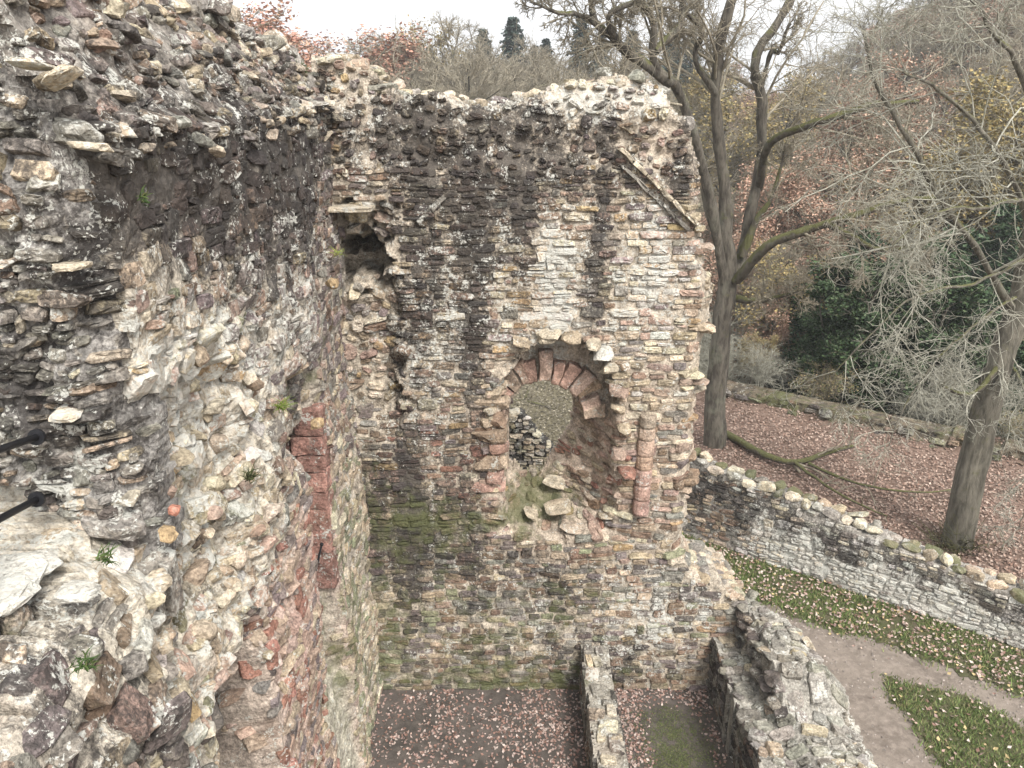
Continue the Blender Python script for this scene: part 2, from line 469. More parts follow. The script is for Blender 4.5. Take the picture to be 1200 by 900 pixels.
def block(st, c, X, Y, Z, sx, sy, sz, rng, col, wx, jitter=0.02, cham=0.06, taper=0.0):
    """a dressed block with chipped arrises; X, Y, Z its axes"""
    t = [-1, -1 + 2 * cham, 0.0, 1 - 2 * cham, 1]
    g = np.array([(a, b) for a in t for b in t])
    Vs, Qs, n = [], [], 0
    A = [np.array(X, float), np.array(Y, float), np.array(Z, float)]; S = [sx / 2, sy / 2, sz / 2]
    for ax in range(3):
        for sg in (-1, 1):
            p = np.zeros((25, 3)); o1, o2 = (ax + 1) % 3, (ax + 2) % 3
            p[:, ax] = sg; p[:, o1] = g[:, 0]; p[:, o2] = g[:, 1]
            # round the edges
            m = np.abs(p) > 1 - cham
            k = m.sum(1)
            p = p * np.where(m & (k[:, None] > 1), 1 - cham * 0.8, 1.0)
            Vs.append(p)
            for i in range(4):
                for j in range(4):
                    f = (n + i * 5 + j, n + (i + 1) * 5 + j, n + (i + 1) * 5 + j + 1, n + i * 5 + j + 1)
                    Qs.append(f if sg > 0 else f[::-1])
            n += 25
    L = np.concatenate(Vs)
    L[:, 0] *= 1 + taper * L[:, 2]
    sd = int(rng.integers(1e6))
    jn = np.stack([vnoise(L[:, 0] * 1.7 + sd, L[:, 1] * 1.7, L[:, 2] * 1.7, q) for q in (1, 2, 3)], 1) * jitter
    P = np.array(c) + sum((L[:, i:i + 1] * S[i] + jn[:, i:i + 1]) * A[i] for i in range(3))
    Q = np.array(Qs)
    if np.dot(np.cross(A[0], A[1]), A[2]) < 0: Q = Q[:, ::-1]
    st.items.append((P, Q, np.zeros((0, 3), int), np.array(col), np.array(wx), float(math.sqrt(sx * sz) * seen(np.array(c))), st.cur))

def blobs(lst, conv):
    B = []
    for (px, py, rx, ry, a) in lst:
        c = conv(px, py); e1 = conv(px + rx, py); e2 = conv(px, py + ry)
        B.append((c[0], c[1], max(abs(e1[0] - c[0]), 1e-3), max(abs(e2[1] - c[1]), 1e-3), a))
    def f(u, v):
        r = 0
        for (cu, cv, ru, rv, a) in B: r = r + a * np.exp(-((u - cu) / ru) ** 2 - ((v - cv) / rv) ** 2)
        return r
    return f


# ------------------------------------------------------------------ end wall with the broken arched window
def E(px, py): p = atY(px, py, 10.0); return (p[0], p[2])
def box(u, v, u0, u1, v0, v1, s=0.06, sv=None):
    sv = sv or s
    return sstep(u0 - s, u0 + s, u) * sstep(u1 + s, u1 - s, u) * sstep(v0 - sv, v0 + sv, v) * sstep(v1 + sv, v1 - sv, v)
top_px = [(355, 62), (380, 68), (400, 66), (418, 80), (433, 90), (450, 101), (467, 107), (485, 112), (504, 105), (520, 116), (533, 114), (550, 122), (567, 125), (580, 117),
          (590, 121), (605, 112), (617, 115), (640, 108), (658, 100), (677, 97), (695, 94), (710, 88), (730, 86), (747, 90), (765, 95), (782, 103), (790, 125), (806, 138), (815, 160), (824, 190)]
top_uv = np.array([E(*p) for p in top_px])
rgt_px = [(822, 188), (826, 230), (820, 262), (826, 300), (838, 345), (836, 372), (826, 410), (822, 450), (817, 500), (815, 540), (806, 585), (808, 610), (800, 640), (806, 655)]
rgt_uv = np.array([E(*p) for p in rgt_px])[::-1]
def win_light(u, v):
    """>0 inside the through-opening (metres, roughly)"""
    cx, hw, zs, ah = 0.46, 0.51, 4.50, 0.55
    arch = (1 - np.sqrt(((u - cx) / hw) ** 2 + (np.maximum(v - zs, 0) / ah) ** 2)) * hw
    bot = v - (3.26 + 0.05 * np.sin(u * 23) + np.where(u < 0.15, (0.15 - u) * 0.9, 0))
    rt = 0.95 - np.maximum(4.1 - v, 0) * 0.55 - u
    return np.minimum(np.minimum(arch, bot), rt) + 0.03 * vnoise(u * 9, v * 9, 0, 77)
def win_recess(u, v):
    cx, hw, zs, ah = 0.64, 0.84, 4.74, 1.14
    cx = cx + np.clip(4.4 - v, 0, 2) * 0.03
    arch = (1 - np.sqrt(((u - cx) / hw) ** 2 + (np.maximum(v - zs, 0) / ah) ** 2)) * hw
    bot = v - (2.72 + 0.10 * np.sin(u * 5 + 1))
    return np.minimum(arch, bot) + 0.09 * fbm(u * 4.2, v * 4.2, 0, 78, 3)
def end_mask(u, v):
    nz = 0.035 * fbm(u * 8, v * 8, 0, 61, 3)
    top = np.interp(u, top_uv[:, 0], top_uv[:, 1])
    rt = np.interp(v, rgt_uv[:, 1], rgt_uv[:, 0])
    wing = (v < np.interp(u, [2.4, 2.62, 3.0, 3.6, 3.66], [2.5, 2.15, 1.9, 1.62, 1.0]) + nz * 2) & (u < 3.64)
    body = (v < top + nz) & (u < rt + nz * 1.6) & (v > 2.0)
    low = (v <= 2.05) & (u < 2.62)
    return (u > -2.5) & (body | low | wing) & ~(win_light(u, v) > 0)
def end_depth(u, v):
    d = 0.035 * fbm(u * 0.8, v * 0.8, 0, 31, 3)
    d = d + 0.07 * sstep(1.6, 0.6, v)                                     # slight footing
    d = d - 0.14 * sstep(7.95, 8.25, v + 0.25 * vnoise(u * 1.7, 0, 0, 33)) - 0.25 * sstep(8.5, 9.4, v)   # facing lost near the crest
    d = d + 0.05 * fbm(u * 3.5, v * 3.5, 0, 37, 3) * sstep(7.9, 8.3, v)
    # hollow in the corner under the slab
    nz = 0.22 * fbm(u * 4.5, v * 4.5, 0, 41, 4)
    uu, vv = u + nz, v + nz
    d = d - 0.20 * box(uu, vv, -2.6, -1.58, 6.45, 7.50, 0.05)
    d = d - 0.75 * box(uu, vv, -2.6, -1.66, 6.52, 7.05, 0.06) - 0.4 * box(uu, vv, -2.4, -1.85, 6.9, 7.22, 0.06)
    d = d - 0.22 * box(uu, vv, -2.6, -1.55, 4.6, 6.5, 0.12, 0.3)
    d = d + 0.05 * fbm(u * 4, v * 4, 0, 43, 3) * box(u, v, -2.6, -1.5, 4.5, 7.5, 0.1)
    # embrasure of the window
    mo, ml = np.maximum(win_recess(u, v), 0), np.maximum(-win_light(u, v), 0)
    s = mo / (mo + ml + 1e-4)
    arch = -0.46 * sstep(0.0, 0.09, mo) - 0.03 * s
    jamb = -1.12 * s + 0.05 * fbm(u * 5, v * 5, 0, 45, 3) * sstep(0, .1, mo)
    jamb = jamb - 0.10 * sstep(0.0, 0.1, mo)
    wv = sstep(4.35, 4.75, v)
    d = d + np.where(mo > 0, arch * wv + jamb * (1 - wv), 0)
    # broken right arris of the wall
    rt = np.interp(v, rgt_uv[:, 1], rgt_uv[:, 0])
    d = d - 0.25 * sstep(0.18, -0.05, rt - u) * (v > 2.3)
    return d
e_crust = blobs([(560, 240, 130, 110, .62), (520, 390, 75, 130, .60), (640, 180, 150, 60, .45), (790, 215, 45, 40, .75), (700, 340, 26, 100, .62), (830, 340, 14, 60, .8), (440, 150, 70, 60, .45), (425, 300, 50, 70, -.6),
                 (652, 320, 24, 90, -.9), (770, 345, 52, 95, -.9), (800, 480, 40, 140, -.5), (460, 640, 60, 70, .3), (425, 400, 34, 100, -.35), (500, 630, 90, 60, .62), (445, 560, 40, 60, .3), (620, 680, 80, 40, .3), (720, 780, 60, 40, .35),
                 (660, 520, 120, 110, -.7), (765, 500, 60, 120, -.6), (760, 700, 70, 60, -.3), (640, 135, 300, 26, .25), (700, 100, 120, 22, -.35), (490, 540, 80, 60, .42), (600, 760, 200, 30, .15)], E)
e_lich = blobs([(652, 330, 26, 90, .75), (765, 320, 50, 90, .8), (490, 420, 60, 110, .5), (590, 330, 120, 120, .42), (760, 720, 70, 60, .6), (700, 110, 160, 40, .5), (600, 120, 260, 20, .45), (830, 560, 18, 120, .5), (420, 220, 40, 120, .4), (630, 720, 120, 60, .35), (670, 420, 60, 50, .25)], E)
e_alg = blobs([(490, 610, 90, 50, .68), (430, 500, 26, 90, .4), (620, 612, 80, 22, .4), (560, 730, 150, 70, .48), (440, 740, 40, 80, .45), (640, 600, 50, 30, .5), (620, 800, 200, 30, .55), (690, 690, 60, 60, .3), (460, 380, 30, 50, .3), (800, 430, 20, 30, .3)], E)
def end_wx(u, v):
    st = 0.40 * fbm(u * 3.0, v * 0.28, 0, 51, 4)
    c = 0.24 + e_crust(u, v) + st
    return np.clip(np.stack([c, 0.15 + .95 * e_lich(u, v) - 0.5 * st, 0.04 + e_alg(u, v)], -1), 0, 1.2)
def end_col(u, v, rng):
    n = len(u)
    a = pick(rng, n, tan=3, cream=2, pink=2, brown=2, grey=2, purple=1.5, ochre=.5)
    b = pick(rng, n, brown=3, red=2, purple=2, tan=1.2, pink=2, dark=1)
    c = pick(rng, n, cream=4, tan=3, pink=1.5, ochre=.7, white=1.5, grey=1)
    d = pick(rng, n, brown=2, grey=2, tan=2, dark=1, green=1, purple=1)
    w = pick(rng, n, tan=1.5, pink=4, cream=.8, brown=1, red=.7)
    r = rng.random(n) * 0.8 + 0.1
    out = a
    out = np.where((r < np.exp(-((u + .9) / 1.0) ** 2 - ((v - 4.0) / 0.7) ** 2))[:, None], b, out)
    out = np.where((r < np.exp(-((u - 1.9) / .8) ** 2 - ((v - 5.6) / 1.4) ** 2))[:, None], c, out)
    out = np.where((r < sstep(3.0, 2.2, v) * 0.8)[:, None], d, out)
    out = np.where((r < np.exp(-((u - 1.0) / 1.3) ** 2 - ((v - 3.9) / 1.2) ** 2))[:, None], w, out)
    k = np.clip(.05 + .95 * end_wx(u, v)[:, 0], 0, 1)
    return out * (1.06 - .68 * k * rng.random(n) ** .7)[:, None]
END = Panel((0, 10, 0), (1, 0, 0), (0, 0, 1), (0, -1, 0), end_depth, end_mask, end_col, end_wx, (0.45, 0.385, 0.305), 11, 0.018)
end_wall = thing('window_wall', 'tall ruined stone wall pierced by a broken arched window', 'wall', (0.4, 10.6, 0))
def mort_e(u, v, mc):
    k = (.8 * np.exp(-((u - .9) / 1.3) ** 2 - ((v - 4.0) / 1.4) ** 2))[:, None]
    return mc * (1 - k) + k * np.array((.50, .385, .30)) * (mc.mean(1, keepdims=True) / .39)
END.mortarf = mort_e
END.core(end_wall, -2.5, 3.7, -0.1, 9.7, 0.036, 1.35, sink=.016)
ES = Stones()
rng = np.random.default_rng(101)
cells = courses(rng, -2.4, 3.7, 0.0, 9.7, (0.068, 0.135), (1.2, 3.4), 0.12, 0.06, 0.008)
low = [c for c in cells if c[1] < 8.1]; upp = [c for c in courses(rng, -2.4, 3, 7.9, 9.7, (0.07, 0.14), (0.9, 1.9), 0.05, 0.1, 0.03)]
inrec = lambda c: win_recess(np.array(c[0]), np.array(c[1])) > 0.02
innic = lambda c: c[0] < -1.5 and 4.7 < c[1] < 7.5
arch_zone = lambda c: inrec(c) and c[1] > 4.45
END.stones(ES, [c for c in low if not inrec(c) and not innic(c) and c[1] < 8.0], (0.006, 0.030), 3.0, 0.016, 1.0, 0.42, 0.06, 0.94, rng)
END.stones(ES, upp, (0.02, 0.075), 14, 0.03, 1.0, 0.7, 0.08, 0.8, rng)
rec_cells = courses(rng, -0.3, 1.7, 2.6, 4.7, (0.07, 0.15), (0.8, 1.9), 0.05, 0.1, 0.02)
END.stones(ES, [c for c in rec_cells if inrec(c)], (0.015, 0.05), 14, 0.02, 1.8, 0.65, 0.05, 0.92, rng)
END.stones(ES, [c for c in courses(rng, -2.3, -1.4, 4.7, 7.5, (0.09, 0.2), (0.9, 2.0), 0.05, 0.1, 0.03) if innic(c)], (0.015, 0.06), 16, 0.02, 1.6, 0.7, 0.05, 0.9, rng, dmin=-.55)
# fallen slabs left on the sloping sill
for (px, py, Y, sx, sy, sz, cn) in [(655, 592, 10.3, .42, .4, .13, 'tan'), (690, 578, 10.45, .3, .4, .12, 'pink'), (648, 562, 10.8, .4, .34, .13, 'cream'), (612, 553, 11.1, .16, .2, .16, 'red'), (625, 552, 11.1, .14, .2, .15, 'dark'),
                                (622, 600, 10.2, .28, .3, .1, 'tan'), (712, 602, 10.15, .26, .3, .12, 'tan'), (668, 616, 10.12, .4, .3, .1, 'pink')]:
    rock(ES, atY(px, py, Y) + np.array([0, .05, -.05]), (sx, sy, sz * .8), rng, (np.array(PAL[cn]) + PAL['cream']) / 2, (0.08, 0.4, 0.05), 0.18, rng.uniform(-.3, .3), 1.0)
ES.cur = 'voussoir'
# arch ring
nv = 13
for i in range(nv):
    a0, a1 = radians(-2) + (pi + radians(2)) * i / nv, radians(-2) + (pi + radians(2)) * (i + 1) / nv
    a = (a0 + a1) / 2 + rng.normal(0, .022)
    th = np.interp(a, [0, pi / 2, pi], [0.34, 0.42, 0.22]) * rng.uniform(0.72, 1.12)
    r0 = 0.57 + rng.uniform(-.03, .03)
    rm = r0 + th / 2
    cx, cz = 0.47, 4.50
    c = (cx + rm * cos(a), 10.0 + 0.60 + rng.uniform(-.06, .06), cz + rm * sin(a))
    wv_ = rm * (a1 - a0) * rng.uniform(.8, 1.05)
    cn = rng.choice(['pink', 'red', 'tan', 'ochre', 'pink', 'brown', 'tan'])
    block(ES, c, (-sin(a), 0, cos(a)), (0, 1, 0), (cos(a), 0, sin(a)), wv_, 0.5, th, rng, (np.array(PAL[cn]) + (.42, .30, .24)) / 2 * rng.uniform(.9, 1.25), (0.02, 0.3, 0.0), 0.024, taper=.26)
ES.cur = 'quoin'
# dressed orange and red quoins of the left jamb
z = 3.45
for i in range(8):
    h = rng.uniform(0.17, 0.24); w = (0.26 if i % 2 else 0.46) * rng.uniform(.9, 1.1)
    cn = ['red', 'red', 'ochre', 'red', 'ochre', 'brown', 'ochre', 'tan'][i]
    qc = (np.array((.38, .24, .19)) if cn == 'red' else np.array((.40, .31, .225)) if cn == 'ochre' else np.array(PAL[cn])) * rng.uniform(.85, 1.1)
    rock(ES, (-0.09 - w / 2 + rng.normal(0, .015), 10.08 + rng.uniform(0, .05), z + h / 2), (w * 1.12, 0.34, h * 1.12), rng, qc, (0.2, 0.42, 0.12), .05, rng.normal(0, .06), 1.0)
    z += h
# drums of the slender pink shaft right of the window
z = 3.16
for i in range(7):
    h = rng.uniform(0.18, 0.26)
    if z + h > 4.85: h = 4.85 - z
    if h < 0.06: break
    n = 12
    th = np.arange(n) / n * 2 * pi
    R = [0.9, 1.0, 1.0, 0.9]; Z = [0, 0.03, h - 0.035, h - 0.008]
    c0 = np.array([1.88 + 0.004 * i, 9.98, z]); rad = 0.125
    P = np.concatenate([c0 + np.stack([rad * r * np.cos(th), rad * r * np.sin(th), np.full(n, zz)], -1) for r, zz in zip(R, Z)] + [c0[None] + np.array([[0, 0, h]])])
    P[:, :2] += 0.008 * np.stack([vnoise(P[:, 0] * 20, P[:, 2] * 20, 0, 5), vnoise(P[:, 0] * 20, P[:, 2] * 20, 3, 5)], -1)
    q, t = ring_topology(n, 4)
    ES.items.append((P, q, t, np.array([(0.43, 0.28, 0.235), (0.45, 0.30, 0.245), (0.44, 0.29, 0.235), (0.46, 0.32, 0.23), (0.45, 0.32, 0.245), (0.44, 0.33, 0.25), (0.37, 0.30, 0.23)][i % 7]), np.array([0.0, 0.22, 0.0]), 60, 'shaft_drum'))
    z += h
# slab over the corner hollow, roof scar mouldings, one strip painted as shadow
ES.cur = 'lintel'
p0, p1 = atY(386, 243), atY(441, 243)
block(ES, ((p0[0] + p1[0]) / 2, 9.98, p0[2]), (1, 0, 0), (0, 1, 0), (0, 0, 1), (p1[0] - p0[0]) * .92, 0.6, 0.055, rng, PAL['cream'], (0.1, 0.5, 0.05), 0.016)
def scar(a, b, nseg, w, dp, off):
    A, B = atY(*a), atY(*b)
    D = (B - A) / np.linalg.norm(B - A); Zx = np.array([-D[2], 0, D[0]]); L = np.linalg.norm(B - A)
    for i in range(nseg):
        f = (i + 0.5) / nseg
        c = A + D * L * f + Zx * off + np.array([0, 0.055 + rng.uniform(-.015, .015), 0])
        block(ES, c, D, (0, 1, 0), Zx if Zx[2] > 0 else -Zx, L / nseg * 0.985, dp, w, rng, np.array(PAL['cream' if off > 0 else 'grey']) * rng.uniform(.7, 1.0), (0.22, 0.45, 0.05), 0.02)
ES.cur = 'moulding'
scar((724, 176), (815, 266), 6, 0.05, 0.30, 0.03)
scar((730, 192), (808, 268), 5, 0.045, 0.24, -0.02)  # lower strip greyed to stand for the shadow under the pale moulding
scar((521, 230), (489, 262), 2, 0.07, 0.18, 0.0)
ES.cur = 'stone'
# overhanging pale stones over the arch and its right side
for (px, py, sx, sz, cn) in [(706, 414, .30, .2, 'white'), (694, 402, .24, .16, 'cream'), (713, 432, .26, .16, 'cream'), (640, 393, .4, .14, 'cream'), (612, 400, .3, .12, 'tan'), (726, 455, .3, .14, 'pink'), (722, 478, .26, .12, 'tan'), (730, 500, .22, .14, 'tan'), (725, 530, .25, .13, 'pink'), (735, 550, .3, .12, 'red'), (668, 395, .3, .14, 'tan')]:
    rock(ES, atY(px, py, 9.98), (sx, 0.42, sz), rng, np.array(PAL[cn]), (0.1, 0.6 if cn == 'white' else .3, 0.05), 0.12, rng.uniform(-.15, .15), 0.8)
# ragged crest, several stones deep, and toothed right end
for dep in (0.05, 0.35, 0.65, 0.95, 1.2):
    u = -2.4
    while u < 2.12:
        w = rng.uniform(0.12, 0.38); tp = float(np.interp(u + w / 2, top_uv[:, 0], top_uv[:, 1]))
        cc = pick(rng, 1, grey=2, tan=2, cream=3, purple=.7)[0]
        rock(ES, (u + w / 2, 10.0 + dep + rng.uniform(-.08, .1) + 0.38, tp + rng.uniform(-.07, .05) - 0.02), (w * 1.15, rng.uniform(.2, .4), rng.uniform(.08, .2)), rng, cc, (rng.uniform(0, .35), rng.uniform(.25, .7), rng.uniform(0, .3)), 0.2, None, 0.7)
        u += w * rng.uniform(0.9, 1.5)
for i in range(90):
    v = rng.uniform(2.2, 8.05); rt = float(np.interp(v, rgt_uv[:, 1], rgt_uv[:, 0]))
    cc = pick(rng, 1, cream=3, tan=3, grey=1, brown=1, pink=1)[0]
    rock(ES, (rt + rng.uniform(-.14, .02), 10.1 + rng.uniform(0, 1.1), v), (rng.uniform(.18, .36), rng.uniform(.2, .4), rng.uniform(.08, .15)), rng, cc, end_wx(np.array([rt - .1]), np.array([v]))[0], 0.1, rng.uniform(-.3, .3), 0.8)
for i in range(60):
    u = rng.uniform(2.55, 3.6); v = float(np.interp(u, [2.4, 2.62, 3.0, 3.6], [2.5, 2.15, 1.9, 1.62]))
    cc = pick(rng, 1, grey=3, tan=2, cream=1)[0]
    rock(ES, (u, 10.0 + rng.uniform(.05, 1.2), v - 0.02), (rng.uniform(.15, .35), rng.uniform(.15, .35), rng.uniform(.06, .12)), rng, cc, (0.15, 0.35, 0.1), 0.2, None, 0.7)
ES.build(end_wall, M_STONE)

# ------------------------------------------------------------------ near side wall on the left
def Lp(px, py): p = atX(px, py, -2.15); return (p[1], p[2])
def crest(u):
    return np.where(u < 4.25, 6.36 - 0.12 * (4 - u), np.interp(u, [4, 6.2, 7.2, 9.2, 10.4], [9.9, 9.75, 9.62, 9.5, 9.45]))
def left_mask(u, v):
    nz = 0.06 * fbm(u * 6, v * 6, 0, 161, 3)
    return (v < crest(u + nz) + nz)
def left_depth(u, v):
    d = 0.06 * fbm(u * 0.8, v * 0.8, 0, 131, 3) + 0.018 * fbm(u * 3, v * 3, 0, 132, 3)
    d = d + 0.10 * sstep(2.4, 0.3, v) - .13 * sstep(7.6, 9.0, u) * sstep(3.5, 5.5, v)
    k = 8.60 + 0.08 * vnoise(u * 1.3, 3.5, 0, 133) + 0.04 * (u - 4.2)
    d = d - np.where(u > 3.6, 0.10 * sstep(k - 0.02, k + 0.06, v) + 0.62 * np.maximum(v - k, 0), 0)
    d = d + 0.09 * fbm(u * 2.6, v * 2.6, 0, 134, 3) * sstep(k, k + .15, v)
    nz = 0.16 * fbm(u * 2.5, v * 2.5, 0, 135, 3)
    uu, vv = u + nz, v + nz
    # tall embrasure with red dressed jamb and sloping sill
    us, vs = u + 0.25 * nz, v + 0.4 * nz
    d = d - 0.95 * box(us, vs, 7.36, 8.15, 3.12, 5.4, 0.045)
    d = d - box(us, vs, 7.28, 8.18, 0.2, 3.12, 0.06) * (0.10 + 0.36 * sstep(0.8, 3.1, v))
    d = d - 0.22 * box(uu, vv, 7.0, 8.3, 5.3, 6.2, 0.15)
    # collapsed hollow low down
    d = d - 1.0 * box(u + .35 * nz, v + .5 * nz, 4.35, 5.5, -1, 4.75, 0.06)
    # patch where the facing has fallen out
    d = d - 0.20 * box(uu, vv, 3.9, 5.6, 5.3, 7.0, 0.25) - 0.10 * box(uu, vv, 5.4, 6.6, 5.8, 7.2, 0.3)
    d = d + 0.10 * fbm(u * 4.2, v * 4.2, 0, 136, 3) * box(u, v, 2.5, 6.6, 3.6, 7.3, 0.4)
    # swelling stub below the landing
    d = d + 0.22 * sstep(4.3, 3.2, u) * sstep(6.5, 5.6, v) * sstep(2.6, 4.6, v)
    d = d + np.where(u < 4.1, -0.5 * sstep(6.1, 6.4, v), 0) * 0.6
    return d
l_crust = blobs([(240, 190, 170, 55, .8), (200, 280, 60, 60, .3), (330, 200, 60, 90, .6), (320, 270, 70, 90, .3), (300, 300, 60, 60, .15), (240, 90, 150, 50, .35), (60, 780, 90, 70, .6), (120, 860, 110, 70, .5), (250, 560, 60, 60, .1), (360, 260, 30, 110, .45), (180, 230, 50, 60, .4), (280, 620, 30, 40, .3), (230, 340, 40, 60, .2),
                 (190, 460, 80, 120, -.6), (330, 520, 60, 70, -.2), (330, 780, 50, 140, -.5), (200, 660, 60, 80, -.4)], Lp)
l_lich = blobs([(200, 470, 80, 120, .7), (240, 640, 60, 120, .35), (250, 110, 160, 60, .35), (60, 760, 120, 90, .4), (330, 420, 60, 80, .45), (300, 650, 60, 120, .3), (230, 850, 60, 60, .3), (340, 300, 50, 90, .25)], Lp)
l_alg = blobs([(290, 560, 40, 50, .5), (395, 800, 26, 130, .42), (420, 760, 22, 130, .4), (385, 420, 30, 40, .5), (280, 440, 60, 40, .2), (100, 800, 60, 40, .35), (190, 540, 50, 50, .3), (400, 560, 24, 90, .3)], Lp)
def left_wx(u, v):
    st = 0.22 * fbm(u * 2.2, v * 0.4, 0, 151, 3)
    w = np.stack([0.20 + l_crust(u, v) + st, 0.30 + l_lich(u, v) - 0.4 * st, 0.05 + l_alg(u, v)], -1)
    return np.clip(w, 0, 1.2)
def left_col(u, v, rng):
    n = len(u); r = rng.random(n) * .8 + .1
    a = pick(rng, n, grey=3, tan=2, purple=2, pink=2, cream=1, brown=1)
    b = pick(rng, n, cream=4, tan=3, ochre=.4, pink=1.2, white=1, green=.5)
    c = pick(rng, n, pink=4, red=2.2, tan=1.5, purple=2)
    d = pick(rng, n, purple=3, pink=2, grey=2, brown=1)
    e = pick(rng, n, cream=2, green=2, tan=2)
    out = a
    out = np.where((r < box(u, v, 3.6, 6.6, 4.6, 7.6, 0.5))[:, None], b, out)
    out = np.where((r < 0.9 * box(u, v, 5.2, 8.6, -1, 5.0, 0.5))[:, None], c, out)
    out = np.where((r < 0.85 * box(u, v, 6.0, 10, 6.2, 8.4, 0.4))[:, None], d, out)
    out = np.where((r < 0.9 * box(u, v, 8.1, 10, -1, 4.5, 0.3))[:, None], e, out)
    k = np.clip(.05 + .9 * left_wx(u, v)[:, 0], 0, 1)
    return out * (1.05 - .62 * k * rng.random(n) ** .7)[:, None]
LEFT = Panel((-2.15, 0, 0), (0, 1, 0), (0, 0, 1), (1, 0, 0), left_depth, left_mask, left_col, left_wx, (0.41, 0.36, 0.295), 111, 0.026)
left_wall = thing('side_wall', 'massive rubble side wall filling the left of the view, with red jambed recess', 'wall', (-3.1, 6.0, 0))
def mort_l(u, v, mc):
    k = (0.9 * box(u, v, 5.6, 8.6, -1, 5.2, 0.5))[:, None]
    mc = mc * (1 - k) + k * np.array((0.43, 0.31, 0.26)) * mc.mean(1, keepdims=True) / 0.35
    g = (sstep(8.5, 8.7, v) * 0.7)[:, None]
    mc = mc * (1 - g) + g * np.array((0.17, 0.157, 0.145))
    k2 = box(u, v, 7.0, 8.2, 0.2, 3.1, 0.1)[:, None] * 0.8
    return mc * (1 - k2) + k2 * np.array((0.45, 0.43, 0.34))
_ml = mort_l
def mort_l2(u, v, mc):
    mc = _ml(u, v, mc)
    k = (.85 * box(u, v, 3.0, 6.8, 4.6, 7.7, .5))[:, None]
    return mc * (1 - k) + k * np.array((.56, .50, .405)) * (mc.mean(1, keepdims=True) / .37)
LEFT.mortarf = mort_l2
LEFT.core(left_wall, 0.7, 10.4, -0.1, 10.0, 0.04, 2.2, sink=.014)
LS = Stones()
rng = np.random.default_rng(202)
cells = courses(rng, 0.8, 10.1, 0.0, 8.7, (0.07, 0.17), (0.8, 2.2), 0.14, 0.10, 0.02)
inpit = lambda c: (7.25 < c[0] < 8.2 and c[1] < 5.6)
LEFT.stones(LS, [c for c in cells if not inpit(c)], (0.004, 0.024), 6, 0.016, 1.2, 0.42, 0.10, 0.93, rng)
cells = courses(rng, 4.2, 10.1, 8.6, 10.0, (0.07, 0.17), (0.9, 2.4), 0.05, 0.12, 0.04)
LEFT.stones(LS, cells, (0.012, 0.06), 14, 0.026, 1.0, 0.65, 0.10, 0.8, rng)
# loose and projecting lumps on the sloping crest and along its ledge
for i in range(260):
    u = rng.uniform(4.0, 10.2); v = rng.uniform(8.42, 9.7); s_ = rng.uniform(.06, .2)
    if v > float(crest(np.array(u))): continue
    d = float(left_depth(np.array(u), np.array(v)))
    cc = pick(rng, 1, grey=3, tan=2, cream=1.5, dark=1, purple=1)[0]
    rock(LS, (-2.15 + d, u, v), (s_ * rng.uniform(.8, 1.2), s_ * rng.uniform(.9, 1.6), s_ * rng.uniform(.35, .7)), rng, cc * .85, (rng.uniform(.25, .8), rng.uniform(.2, .6), rng.uniform(0, .2)), 0.2, None, 0.9)
u = 4.1
while u < 10:
    w = rng.uniform(.14, .38); kz = 8.60 + 0.08 * float(vnoise(u * 1.3, 3.5, 0, 133)) + 0.04 * (u - 4.2)
    rock(LS, (-2.24 + rng.uniform(-.07, .03), u + w / 2, kz - .03 + rng.uniform(-.04, .03)), (.3, w * 1.0, rng.uniform(.06, .14)), rng, pick(rng, 1, grey=2, tan=1, cream=2)[0], (.15, .7, .05), .1, rng.normal(0, .15), .8)
    u += w * rng.uniform(1.0, 2.2)
for dep in (0.0, 0.35, 0.7, 1.05, 1.4):
    u = 4.1
    while u < 10.4:
        w = rng.uniform(.15, .42); tp = float(crest(np.array(u)))
        d = float(left_depth(np.array(u), np.array(tp - .02)))
        rock(LS, (-2.15 + d - dep + rng.uniform(-.1, .05), u, tp - .04 + rng.uniform(-.06, .06)), (rng.uniform(.2, .4), w * 1.1, rng.uniform(.1, .22)), rng, pick(rng, 1, grey=3, tan=2, cream=2)[0], (rng.uniform(.1, .4), rng.uniform(.3, .7), rng.uniform(0, .35)), .25, None, .7)
        u += w
# red dressed stones of the far jamb, and a few on the near edge
z = 3.14
LS.cur = 'jamb_stone'
while z < 5.3:
    h = rng.uniform(.2, .34)
    for (x0, x1) in ((-2.17, -2.17 - rng.uniform(.26, .4)), (-2.56, -3.0)):
        block(LS, ((x0 + x1) / 2 - .005, 8.13 + .1, z + h / 2), (-1, 0, 0), (0, 1, 0), (0, 0, 1), abs(x1 - x0) * .98, .26, h * .96, rng, np.array((0.36, 0.20, 0.16)) * rng.uniform(.6, 1.1), (.28, .42, .08), .03)
    z += h
LS.cur = 'stone'
for i in range(5):
    z = 3.3 + i * .42
    rock(LS, (-2.3, 7.28, z), (.3, .16, .34), rng, np.array((0.34, 0.17, 0.13)) * rng.uniform(.8, 1.2), (.1, .2, .05), .1, 0, .8)
for (px, py, s_, cn) in [(388, 333, .14, 'ochre'), (372, 497, .14, 'ochre'), (204, 598, .075, 'red'), (196, 626, .11, 'ochre')]:
    p = atX(px, py, -2.12); c_ = np.array((.45, .2, .14)) if cn == 'red' else np.array(PAL[cn]) * 1.1
    rock(LS, p, (s_, s_ * 1.2, s_), rng, c_, (0, .1, 0), .3, None, .5)
